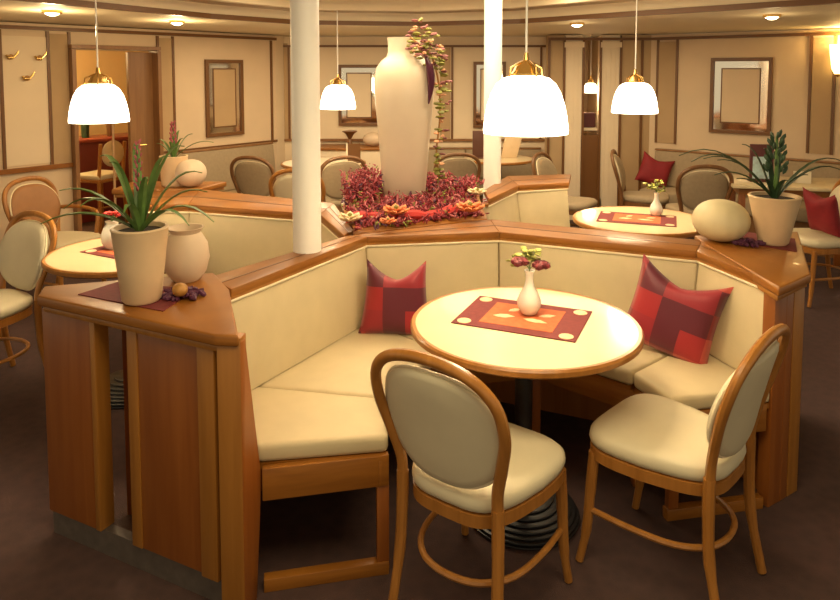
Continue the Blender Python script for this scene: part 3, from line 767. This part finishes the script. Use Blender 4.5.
def pods(c, z, n, spread, label, mat, seed):
    rnd = random.Random(seed); m = MB()
    for k in range(n):
        a = rnd.uniform(0, 6.28); r = spread*rnd.random()**.6; q = Vector((c[0]+math.cos(a)*r*1.3, c[1]+math.sin(a)*r, z + .012 + rnd.random()*.02*(1-r/spread)))
        m.blob(q, .012, 1, (1.5, .7, .8), Matrix.Rotation(a, 3, 'Z') @ Matrix.Rotation(rnd.uniform(-.6, .6), 3, 'Y'))
    return tag(m.build('dried_pods', mat), label, 'decoration', kind='stuff')
dc = G(183, 298, CAPZ); pods(dc+P2(0.0, 0), CAPZ+.004, 60, .055, 'dark purple dried petals scattered beside the lower left pot', PURP, 3)
m = MB(); m.blob((0, 0, 0), .027, 3, (1, 1, .9)); o = m.build('wooden_ball', GOLDB); q = G(182, 292, CAPZ+.03); o.location = (q.x, q.y-.02, CAPZ+.045); tag(o, 'golden-brown ball lying on the purple petals by the lower left pot', 'decoration')
dc = G(748, 246, CAPZ); pods(dc+P2(0, 0), CAPZ+.004, 44, .05, 'dark dried pods scattered beside the pot on the right counter', PURP, 5)

# big vase and flower bed
vx = G(404, 203, CAPZ); 
t = lthing('tall_vase', 'very tall cream vase standing among red flowers in the middle planter', 'vase', (vx.x, vx.y+.1, CAPZ+.01))
m = MB(); m.lathe([(a_, b_*.968) for a_, b_ in [(.001, 0), (.125, 0), (.13, .01), (.145, .2), (.165, .45), (.182, .65), (.187, .76), (.172, .845), (.14, .89), (.108, .915), (.100, .95), (.100, 1.0), (.106, 1.035), (.098, 1.035), (.09, .95), (.001, .93)]], (0, 0, 0), 56); m.build('body', VASE, t, smooth=60)
bx_, by_ = vx.x, vx.y+.1
rnd = random.Random(11)
def inpoly(p, poly):
    c = False; n = len(poly)
    for i in range(n):
        a, b = poly[i], poly[(i+1) % n]
        if (a[1] > p[1]) != (b[1] > p[1]) and p[0] < (b[0]-a[0])*(p[1]-a[1])/(b[1]-a[1])+a[0]: c = not c
    return c
bed = [hc+(p-hc)*.94 for p in hub]
def sprigs(name, n, mat, label, cat, hmax, rad, seed):
    rnd = random.Random(seed); m = MB(); k = 0
    xs = [p.x for p in bed]; ys = [p.y for p in bed]
    while k < n:
        q = P2(rnd.uniform(min(xs), max(xs)), rnd.uniform(min(ys), max(ys)))
        if not inpoly(q, bed) or (q-P2(bx_, by_)).length < .15: continue
        k += 1; dv_ = (q-P2(bx_, by_)).length; hh = hmax*(1.0-dv_*.7)*rnd.uniform(.3, 1)*(1.35 if q.x < bx_-.16 and q.y > by_-.25 else .55 if q.y < by_ else .9); hh = max(hh, .02)
        a = rnd.uniform(0, 6.28); tip = Vector((q.x+math.cos(a)*.05, q.y+math.sin(a)*.05, CAPZ+hh)); base = Vector((q.x, q.y, CAPZ+.004))
        for j in range(5):
            f = j/5+.2; c = base.lerp(tip, f); m.blob(c+Vector((rnd.uniform(-.014, .014), rnd.uniform(-.014, .014), 0)), rad*rnd.uniform(.7, 1.3), 1, (1.5, .45, .4), Matrix.Rotation(rnd.uniform(0, 6), 3, 'Z') @ Matrix.Rotation(rnd.uniform(-1.2, 1.2), 3, 'Y'))
    return tag(m.build(name, mat), label, cat, kind='stuff')
sprigs('heather', 620, BERRY, 'dense crimson dried heather filling the middle planter', 'flowers', .17, .013, 1)
sprigs('heather', 230, PINKF, 'dusty pink dried blossoms mixed through the middle planter', 'flowers', .19, .011, 2)
sprigs('dried_leaves', 150, PURP, 'dark plum dried leaves mixed through the middle planter', 'foliage', .15, .012, 8)
sprigs('foliage', 110, YELG, 'yellow-green sprigs mixed through the middle planter', 'foliage', .17, .011, 4)
# red cloth on the rim and orange blooms
m = MB(); e0, e1 = G(345, 226, CAPZ), G(478, 216, CAPZ)
pts = [V(e0.lerp(e1, f) + P2(0, .06+.03*math.sin(9*f)), CAPZ+.022+.008*math.sin(17*f)) for f in [i/24 for i in range(25)]]
m.tube(pts, [.018+.010*abs(math.sin(i*.9)) for i in range(25)], 8, flat=1.8, up=(0, 0, 1)); tag(m.build('cloth_garland', RED), 'rolled red cloth along the front rim of the middle planter', 'cloth')
def bloom(px, py, z, mat, s, label):
    p = G(px, py, z); t = lthing('flower_bloom', label, 'flower', (p.x, p.y, z), 0, 'large blooms in the middle planter')
    m = MB()
    for ringn, (r_, zz, cnt) in enumerate(((.032, .004, 7), (.02, .012, 5))):
        for k in range(cnt):
            a = 2*PI*k/cnt + ringn*.4; m.blob((math.cos(a)*r_*s, math.sin(a)*r_*s, zz*s), .019*s, 1, (1.3, .8, .35), Matrix.Rotation(a, 3, 'Z') @ Matrix.Rotation(-.5, 3, 'Y'))
    m.build('petals', mat, t)
    m = MB(); m.blob((0, 0, .016*s), .011*s, 1); m.build('flower_centre', YELG, t)
bloom(396, 212, CAPZ+.06, ORF, 1.5, 'orange bloom in front of the tall vase, middle of the planter')
bloom(470, 209, CAPZ+.06, ORF, 1.6, 'orange bloom at the right end of the middle planter')
bloom(350, 219, CAPZ+.05, CREAMF, 1.3, 'cream bloom at the left end of the middle planter')
bloom(477, 193, CAPZ+.06, CREAMF, 1.2, 'cream bloom behind the orange one at the right of the planter')
bloom(388, 222, CAPZ+.05, ORF, .9, 'small orange bloom low at the front rim of the planter')
GOLDF = plain('dusty_plum_petal', (.28, .10, .10), .7, var=.4, scale=70); PEACH = plain('peach_petal', (.75, .38, .20), .7, var=.4, scale=70)
# garland hanging on vase
t = lthing('hanging_garland', 'garland of leaves and orange flowers trailing down the right side of the tall vase', 'garland', (bx_, by_, CAPZ+.01))
path = spline([(.04, -.10, 1.0), (.10, -.11, .95), (.17, -.10, .88), (.215, -.06, .70), (.22, -.05, .50), (.20, -.06, .30), (.22, -.05, .12)], 6)
m = MB(); m.tube(path, .006, 6); m.build('stem', GOLDB, t)
for nm, mt, n_, r_ in (('leaves', YELG, 70, .022), ('blossoms', GOLDF, 50, .020), ('orange_blossoms', PEACH, 34, .018)):
    m = MB()
    for k in range(n_):
        f = rnd.random()**1.5; c = path[int(f*(len(path)-1))]; a = rnd.uniform(0, 6.28)
        sp = .105*(1-f*.75); m.blob(c + Vector((rnd.uniform(-.3, 1)*sp, rnd.uniform(-1, .2)*sp, rnd.uniform(-1, 1)*sp)), r_, 1, (1.4, .7, .4), Matrix.Rotation(a, 3, 'Z') @ Matrix.Rotation(rnd.uniform(-1, 1), 3, 'X'))
    m.build(nm, mt, t)
m = MB(); m.tube(spline([(.125, -.145, .90), (.155, -.15, .82), (.165, -.14, .72), (.15, -.14, .60)], 5), [.004+.020*math.sin(PI*i/15) for i in range(16)], 8); m.build('aubergine_pod', EGG, t)

# ================================================================ hanging lamps
def pendant(px, w_, ybot, label, dia=.315, power=9, first=[None]):
    Z = dia*690/w_; x = (px-420)/690*Z; y = (Z - 0)/1.0
    # depth -> y (small pitch correction)
    z = EYE - (ybot-70)/690*Z + .0
    y = (Z - (EYE-z)*math.sin(PITCH))/math.cos(PITCH)
    dia *= .93 if w_ < 80 else 1.0
    t = lthing('pendant_lamp', label, 'hanging lamp', (x, y, z), 0, 'white glass pendant lamps over the tables')
    R = dia/2; h = R*1.36
    outp = [(R, 0), (R*1.005, .012), (R*.97, h*.28), (R*.91, h*.50), (R*.82, h*.70), (R*.70, h*.86), (R*.54, h*.96), (R*.33, h)]
    inp = [(r_-.005, z_-.003) for r_, z_ in reversed(outp)]
    m = MB(); m.lathe(outp + [(.02, h)] + [(.02, h-.006)] + inp[1:-1] + [(R-.005, 0)], (0, 0, 0), 48)
    m.build('lamp_shade', GLOW, t, smooth=60)
    m = MB(); m.lathe([(R*.36, h), (R*.36, h+.008), (R*.30, h+.02), (R*.26, h+.035), (R*.14, h+.048), (.012, h+.058), (.008, h+.085), (.001, h+.087)], (0, 0, 0), 24); m.build('cap', BRASS, t)
    m = MB()
    for k in range(4):
        a = k*PI/2+.4; m.tube([(R*.45*math.cos(a), R*.45*math.sin(a), h*.985), (R*.42*math.cos(a), R*.42*math.sin(a), h+.03), (R*.1*math.cos(a), R*.1*math.sin(a), h+.053)], .004, 6)
    m.build('bracket', BRASS, t)
    m = MB(); m.tube([(0, 0, h+.08), (0, 0, SOF+.24-z)], .0045, 6); m.build('cord', WHITEC, t)
    m = MB(); m.lathe([(.012, h-.01), (.018, h*.62), (.03, h*.5), (.033, h*.38), (.02, h*.27), (.001, h*.24)], (0, 0, 0), 16); m.build('bulb', BULB, t)
    point('pendant_glow', (0, 0, .035), power, .05, (1, .81, .48), t)
    return t
pendant(525.5, 84, 133, 'largest white glass pendant lamp hanging over the nearest table', power=8)
pendant(99.5, 60, 122, 'white glass pendant lamp at left hanging before the doorway', power=11)
pendant(338, 38, 109, 'small white glass pendant lamp left of the tall vase', power=9)
pendant(634.5, 48, 113, 'white glass pendant lamp over the right table behind', power=11)
pendant(590.5, 15.5, 93, 'tiny white pendant lamp added in place of a lamp reflection between the two pale pilasters', dia=.18, power=3)  # extra lamp that stands in for a mirrored one

# ================================================================ background
def framed(A, B, p0, p1, y0, y1, label, name='picture_frame', art=WALLC, mir=False, ribs=True):
    a, b = at_px(A, B, p0), at_px(A, B, p1); n = inward(A, B)
    dist = (a+b).length/2; Zd = ((a+b)/2).y
    z1, z0 = EYE + (70-y0)/690*Zd, EYE + (70-y1)/690*Zd
    a = a + n*.004; b = b + n*.004
    t = thing(name, label, 'mirror' if mir else 'picture', (*((a+b)/2).xy, z0), group=None)
    u = (b-a).normalized(); L = (b-a).length; fw = .035
    m = MB()
    def slab(s0, s1, zz0, zz1, th, off=0):
        p, q = a+u*s0+n*(off+th), a+u*s1+n*(off+th); m.wallbox(p, q, th, zz0, zz1, .002)
    slab(0, L, z0, z0+fw, .03); slab(0, L, z1-fw, z1, .03); slab(0, fw, z0+fw, z1-fw, .03); slab(L-fw, L, z0+fw, z1-fw, .03)
    m.build('frame', W_DK, t, smooth=0)
    m = MB(); slab(fw, L-fw, z0+fw, z1-fw, .008, .002); m.build('mirror_border' if mir else 'mount', MIRR if mir else art, t, smooth=0)
    g = .12*L+fw
    m = MB(); slab(g, L-g, z0+g, z0+g+.012, .018); slab(g, L-g, z1-g-.012, z1-g, .018); slab(g, g+.012, z0+g, z1-g, .018); slab(L-g-.012, L-g, z0+g, z1-g, .018)
    m.build('inner_frame', W_DK, t, smooth=0)
    m = MB(); slab(g+.012, L-g-.012, z0+g+.012, z1-g-.012, .006, .010); m.build('panel', art, t, smooth=0)
    return t
framed(WL[1], WL[2], 206, 243, 60, 136, 'tall framed mirror on the left wall beside the doorway', 'wall_mirror', TAN, True)
framed(WB[0], WB[1], 339, 380, 65, 126, 'framed mirror on the back wall behind the small pendant lamp', 'wall_mirror', WALLC, True)
framed(WB[0], WB[1], 473, 505, 62, 128, 'framed mirror on the back wall partly behind the slim column', 'wall_mirror', WALLC, True)
framed(WR[0], WR[1], 709, 770, 58, 134, 'large framed mirror with a bright glass border on the right wall', 'wall_mirror', WALLP, True)
# birds on left panel
for px, py, nmb in ((14, 58, 'leftmost of the three small gold birds on the left wall'), (42, 59, 'right upper one of the three small gold birds on the left wall'), (29, 79, 'lowest of the three small gold birds on the left wall')):
    p = at_px(WL[1], WL[2], px); z = EYE+(70-py)/690*p.y; n = inward(WL[1], WL[2]); u = (V(WL[2], 0)-V(WL[1], 0)).normalized(); c = p+n*.03; c.z = z
    t = thing('bird_ornament', nmb, 'wall ornament', tuple(c), group='gold birds on the left wall')
    R_ = Matrix.Rotation(math.atan2(u.y, u.x), 3, 'Z')
    m = MB(); m.blob(c, .020, 2, (1.5, .7, .9), R_); m.blob(c - u*.028 + Vector((0, 0, .014)), .011, 2); m.tube([c+u*.02, c+u*.05+Vector((0, 0, .03)), c+u*.065+Vector((0, 0, .06))], [.009, .008, .003], 6); m.build('body', BRASS, t)
    m = MB(); m.blob(c + Vector((0, 0, .015))+n*.01, .014, 2, (1.4, .3, 1.0), R_); m.build('wing', GOLDB, t)
# sconce at right
p = at_px(WR[0], WR[1], 836); n = inward(WR[1], WR[2]); 
t = lthing('wall_sconce', 'glowing yellow wall lamp at the right edge', 'wall lamp', (p.x+n.x*.09, p.y+n.y*.09, 1.68))
m = MB(); m.lathe([(.03, 0), (.055, .05), (.075, .2), (.08, .28), (.074, .28), (.05, .06), (.001, .01)], (0, 0, 0), 20); m.build('lamp_shade', SCON, t)
m = MB(); m.lathe([(.001, -.03), (.02, -.02), (.033, .0)], (0, 0, 0), 16); m.tube([(0, 0, -.01), (-n.x*.05, -n.y*.05, -.02), (-n.x*.088, -n.y*.088, .03)], .008); m.build('bracket', BRASS, t)
point('sconce_glow', (n.x*.03, n.y*.03, .34), 5, .04, (1, .68, .28), t)

# wall benches
def wall_bench(a, b, label, zt=.88):
    a = V(a, 0); b = V(b, 0); n = inward(a, b); a = a+n*.035; b = b+n*.035; c = (a+b)/2
    t = thing('wall_bench', label, 'bench', (c.x, c.y, 0), group='taupe wall benches')
    m = MB(); m.prism([a, b, b+n*.42, a+n*.42], .0, .30); m.build('base', W_MID, t)
    k = max(1, int((b-a).length/.7)); 
    for i in range(k):
        p, q = a.lerp(b, i/k), a.lerp(b, (i+1)/k); g = (b-a).normalized()*.004
        m = MB(); m.prism([p+g, q-g, q-g+n*.48, p+g+n*.48], .302, .44, .02, 3); m.build('seat_cushion', TAUPE, t)
        m = MB(); m.hull([V(p+g, .442), V(q-g, .442), V(q-g+n*.12, .442), V(p+g+n*.12, .442)], [V(p+g, zt-.02), V(q-g, zt-.02), V(q-g+n*.07, zt-.02), V(p+g+n*.07, zt-.02)], .015, 3); m.build('backrest', TAUPE, t)
    m = MB(); m.wallbox(a+n*.06, b+n*.06, .06, zt-.018, zt+.002, .004); m.build('cap_rail', W_MID, t)
wall_bench(at_px(WL[1], WL[2], 178), at_px(WL[1], WL[2], 268), 'taupe upholstered wall bench under the left mirror', .90)
wall_bench(at_px(*WB, 390), at_px(*WB, 540), 'taupe upholstered wall bench along the back wall behind the vase', .80)
wall_bench(at_px(WR[0], WR[1], 658), at_px(WR[1], WR[2], 870), 'taupe upholstered wall bench under the right mirror', .84)
# sideboard under back mirror
a, b = at_px(*WB, 318), at_px(*WB, 386); c = (a+b)/2
t = thing('sideboard', 'low cream sideboard with wooden top under the back mirror', 'sideboard', (c.x, c.y-.25, 0))
m = MB(); m.box((c.x, c.y-.25, .41), ((b-a).length, .38, .80), bevel=.005); m.build('body', WALLC, t)
m = MB(); m.box((c.x, c.y-.25, .825), ((b-a).length+.04, .42, .03), bevel=.005); m.build('top', W_H, t)
m = MB(); m.lathe([(.001, 0), (.07, 0), (.03, .03), (.015, .08), (.05, .14), (.09, .17), (.085, .175), (.001, .15)], (0, 0, 0), 20); o = m.build('footed_bowl', W_DK); o.location = (c.x+.0, c.y-.25, .841); tag(o, 'dark footed bowl on the sideboard under the back mirror', 'bowl')
m = MB(); m.blob((0, 0, 0), .1, 3, (1.2, .9, .8)); o = m.build('stone_ornament', STONE); o.location = (c.x+.27, c.y-.27, .921); tag(o, 'pale rounded stone on the sideboard beside the footed bowl', 'ornament')

# far chairs
def fchair(px, ytop, fx, fy, label, s=1.0):
    "chair whose top rail (0.905 m) is seen at row ytop"
    p = G(px, ytop, .905*s); f = Vector((fx, fy)).normalized(); return chair(p.x + f.x*.28, p.y + f.y*.28, fx, fy, label, s)
TAUPEC = TAUPE
def recolor(o, mat):
    "the taupe chairs have slimmer darker frames"
    for c in [x for x in bpy.data.objects if x.parent == o]:
        nm = c.name.split('.')[0]
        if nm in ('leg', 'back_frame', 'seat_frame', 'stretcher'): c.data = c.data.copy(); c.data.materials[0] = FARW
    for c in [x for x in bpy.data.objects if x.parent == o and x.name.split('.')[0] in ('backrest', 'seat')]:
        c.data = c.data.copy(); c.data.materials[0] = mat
    return o
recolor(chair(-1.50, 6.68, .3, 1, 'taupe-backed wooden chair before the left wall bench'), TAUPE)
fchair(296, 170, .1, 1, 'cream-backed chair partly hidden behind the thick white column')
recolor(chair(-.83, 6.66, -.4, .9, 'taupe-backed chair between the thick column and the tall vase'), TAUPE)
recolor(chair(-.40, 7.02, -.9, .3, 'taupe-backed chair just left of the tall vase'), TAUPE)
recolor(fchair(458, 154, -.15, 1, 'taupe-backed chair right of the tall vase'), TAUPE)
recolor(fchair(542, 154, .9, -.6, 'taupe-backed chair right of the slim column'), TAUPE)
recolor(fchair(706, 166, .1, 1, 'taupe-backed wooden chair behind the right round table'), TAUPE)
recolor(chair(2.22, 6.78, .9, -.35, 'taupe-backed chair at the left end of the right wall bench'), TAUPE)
chair(-2.98, 4.30, .75, .65, 'cream-backed chair cut off by the left edge of the room view')
chair(3.02, 5.12, -.95, -.12, 'cream-backed chair cut off at the right edge with a red pillow')
# armchair with brown back at left
BRN = plain('brown_leather', (.33, .15, .05), .5, var=.1, scale=12)
ac = make_chair(True, CREAM_CH)
ac.location = (-2.66, 5.02, 0); ac.rotation_euler = (0, 0, yaw(1, -.35)); tag(ac, 'armchair with a brown back and pale seat before the left wall', 'chair')
for c_ in [x for x in bpy.data.objects if x.parent == ac and x.name.startswith('backrest')]: c_.data.materials[0] = BRN

# far tables
def ftable(p, label, r=.4):
    return table('round_table', label, p, r, .76, CLOTHW, group='far round tables')
ftable((-1.0, 7.12), 'far round table beside the thick white column', .44)
def sqtable(c, sx, sy, rz, label):
    t = lthing('rectangular_table', label, 'table', (c[0], c[1], 0), rz)
    m = MB(); m.box((0, 0, .745), (sx, sy, .03), bevel=.006); m.build('tabletop', TABLE, t)
    m = MB(); m.box((0, 0, .70), (sx-.12, sy-.12, .058)); m.build('apron', W_H, t)
    for i in (-1, 1):
        for j in (-1, 1): m = MB(); m.box((i*(sx/2-.09), j*(sy/2-.09), .335), (.05, .05, .67), bevel=.004); m.build('leg', W_V, t)
    return t
p = P2(3.2, 5.88); sqtable(p, 1.05, .6, -.25, 'far cream table under the right wall mirror, behind the potted plant')
t = lthing('folded_napkin', 'white folded napkin standing on the far right table', 'napkin', (p.x-.02, p.y-.05, .7605), .3)
m = MB()
for k in range(5): a = -0.8+.4*k; m.prism([(0, 0), (.02, -.02), (.12*math.cos(a)+.02, .12*math.sin(a))], .0, .10-.01*k)
m.build('cloth', CLOTHW, t)
# menu stand with pale blue print
q = G(757, 175, .80)
t = lthing('menu_stand', 'dark red menu stand with a pale blue sheet on the far right table', 'menu', (p.x-.26, p.y+.02, .7605), -.15)
m = MB(); m.box((0, 0, .16), (.19, .03, .32), bevel=.003); m.box((0, 0, .008), (.20, .09, .016)); m.build('stand', plain('menu_red', (.12, .03, .03), .5), t)
m = MB(); m.box((0, -.0165, .12), (.15, .002, .19)); m.build('printed_sheet', BLUEP, t)
# dark box on back bench / table
p = G(475, 158, .75); 
table('round_table', 'far round table behind the slim column', p + P2(.25, -.1), .38, .76, TABLE, group='far round tables')
t = lthing('menu_board', 'dark brown menu board standing left of the slim column', 'menu', (p.x+.05, p.y-.1, .7605), 0)
m = MB(); m.box((0, 0, .15), (.17, .03, .30), bevel=.003); m.box((0, 0, .008), (.18, .1, .016)); m.build('board', plain('menu_brown', (.10, .035, .02), .5), t)
# pale lampshade-like folded card by column
p2 = p + P2(.40, -.05)
m = MB(); m.hull([Vector((-.12, -.02, 0)), Vector((.05, -.02, 0)), Vector((.05, .02, 0)), Vector((-.12, .02, 0))], [Vector((-.07, -.01, .26)), Vector((.12, -.01, .26)), Vector((.12, .01, .26)), Vector((-.07, .01, .26))], .004)
o = m.build('folded_card', POT); o.location = (p2.x, p2.y, .7605); tag(o, 'pale tan folded card standing on the far table right of the slim column', 'card')
# menu holder left of vase
p = P2(-.76, 7.08)
t = lthing('menu_holder', 'open dark menu with white edge left of the tall vase', 'menu', (p.x+.06, p.y, .7605), .2)
m = MB(); m.box((.02, 0, .10), (.13, .015, .20)); m.build('cover', W_DK, t); m = MB(); m.box((-.055, -.01, .10), (.015, .012, .21)); m.build('page', CLOTHW, t)
m = MB(); m.box((0, 0, .006), (.15, .07, .012)); m.build('foot', W_DK, t)
# napkins on far-left table
p = P2(-1.12, 7.0); m = MB(); m.blob((0, 0, .03), .05, 2, (1.5, .8, .6)); o = m.build('folded_napkin', PINKN); o.location = (p.x, p.y, .7605); tag(o, 'peach folded napkin on the far table by the thick column', 'napkin')
# red pillows
PRED = plain('crimson_cloth', (.26, .012, .018), .7, var=.15, scale=12)
def rpill(loc, rz, label, ry=.3):
    o = pillow(label, loc, (math.radians(-14), ry, rz), .34, .05); o.data.materials[0] = PRED; return o
p = at_px(WR[0], WR[1], 664) + inward(WR[0], WR[1])*.25; rpill((p.x, p.y, .62), -.3, 'plain dark red pillow on the right wall bench')
p = G(838, 205, .60); 
cc = [o for o in bpy.data.objects if o.get('label', '').startswith('cream-backed chair cut off at the right')][0]
f = Vector((.5, .9)).normalized(); rpill((cc.location.x-f.x*.09, cc.location.y-f.y*.09, .668), cc.rotation_euler.z, 'red pillow on the cut-off chair at the right edge', 0)

# third plant on far ledge (left booth)
lp = [G(140, 196, CAPZ), G(205, 197, CAPZ), G(225, 191, CAPZ), G(205, 186, CAPZ), G(150, 183, CAPZ)]
t = counter('small wooden ledge behind the left bench with a potted plant', [P2(*co2[3])+P2(-.25, .0), P2(*co2[3])+P2(.0, .0), P2(*co2[2])+P2(-.0, .004), P2(*co2[2])+P2(.1, .3), P2(*co2[3])+P2(-.25, .35)], (co2[3].x, co2[3].y+.15))
m = MB(); cx_, cy_ = (co2[3].x+co2[2].x)/2-.05, co2[3].y+.2; m.box((cx_, cy_, .40), (.34, .2, .80)); m.build('base_panel', W_V, t)
pz = G(174, 184, CAPZ); ly = co2[3].y+.17; lx = (172-420)/690*ly
pot_plant('small cream pot on the ledge behind the left bench', (lx, ly, CAPZ+.004), .095, .085, .21, [(2.6, .14, .12, .0, .02), (.2, .26, .13, .03, .014), (.5, .12, .16, 0, .018), (1.5, .1, .18, 0, .02), (-1.5, .08, .12, 0, .02), (3.3, .1, .1, 0, .02), (-.6, .1, .14, 0, .02), (2.0, .1, .17, 0, .018)], LEAF, .8, 'small green spiky plant in the pot behind the left bench', sp_h=.24)
round_vase(P2((191-420)/690*(ly-.02), ly-.06), CAPZ+.0045, .105, .19, 'round blush vase beside the small pot behind the left bench', tilt=1, mat=STONE)

# side room furniture
q = at_px(D0+nrm*1.7, D1+nrm*1.7, 96)
t = lthing('bar_counter', 'dark red bar counter in the room beyond the left doorway', 'counter', (q.x, q.y, 0), math.atan2(dd.y, dd.x))
m = MB(); m.box((0, 0, .45), (1.6, .4, .9), bevel=.01); m.build('body', plain('bar_red', (.20, .03, .02), .5), t)
m = MB(); m.box((0, 0, .92), (1.7, .5, .04), bevel=.01); m.build('top', plain('bar_top', (.28, .05, .03), .3), t)
for k, (ox, lab) in enumerate(((-.42, 'left'), (-.12, 'middle'), (.18, 'right'))):
    m = MB(); m.lathe([(.001, 0), (.04, 0), (.045, .14), (.02, .19), (.016, .26), (.001, .262)], (0, 0, 0), 14); o = m.build('bottle', (RED, LEAFD, W_DK)[k]); c = q + dd*ox; o.location = (c.x, c.y, .941)
    tag(o, ('red', 'dark green', 'dark brown')[k] + ' bottle on the bar counter beyond the left doorway', 'bottle', 'bottles on the bar')
def stool(c, rz, label):
    t = lthing('bar_stool', label, 'stool', (c[0], c[1], 0), rz)
    m = MB(); m.box((0, 0, .64), (.36, .34, .05), bevel=.015, seg=3); m.build('seat', CREAM_CH, t)
    m = MB(); m.box((0, 0, .60), (.37, .35, .03), bevel=.004); m.build('seat_frame', W_CH, t)
    for i in (-1, 1):
        m = MB(); m.tube([(i*.16, .14, .6), (i*.18, .17, .004)], .018); m.build('leg', W_CH, t)
        m = MB(); m.tube([(i*.18, -.18, .004), (i*.16, -.15, .6), (i*.16, -.19, .98)], .018); m.build('leg', W_CH, t)
    m = MB(); m.blob((0, -.185, .87), .15, 3, (1, .16, .9)); m.build('backrest', CREAM, t)
    m = MB(); m.tube([(-.165, -.05, .3), (.165, -.05, .3)], .01); m.build('stretcher', W_CH, t)
q2 = at_px(D0+nrm*.75, D1+nrm*.75, 99)
stool(q2, math.atan2(dd.y, dd.x)+.3, 'tall wooden bar stool with a cream oval back beyond the left doorway')
# two slim pale poles in the doorway
for px, lab in ((114, 'left of the two slim pale poles in the left doorway'), (130, 'right of the two slim pale poles in the left doorway')):
    c = at_px(D0+nrm*.25, D1+nrm*.25, px); m = MB(); m.lathe([(.03, 0), (.03, .01), (.011, .015), (.011, 1.60), (.016, 1.61), (.001, 1.63)], (c.x, c.y, 0), 12); tag(m.build('metal_pole', POT), lab, 'pole', 'slim poles in the doorway')

for o in bpy.data.objects:
    if '_org' in o: del o['_org']
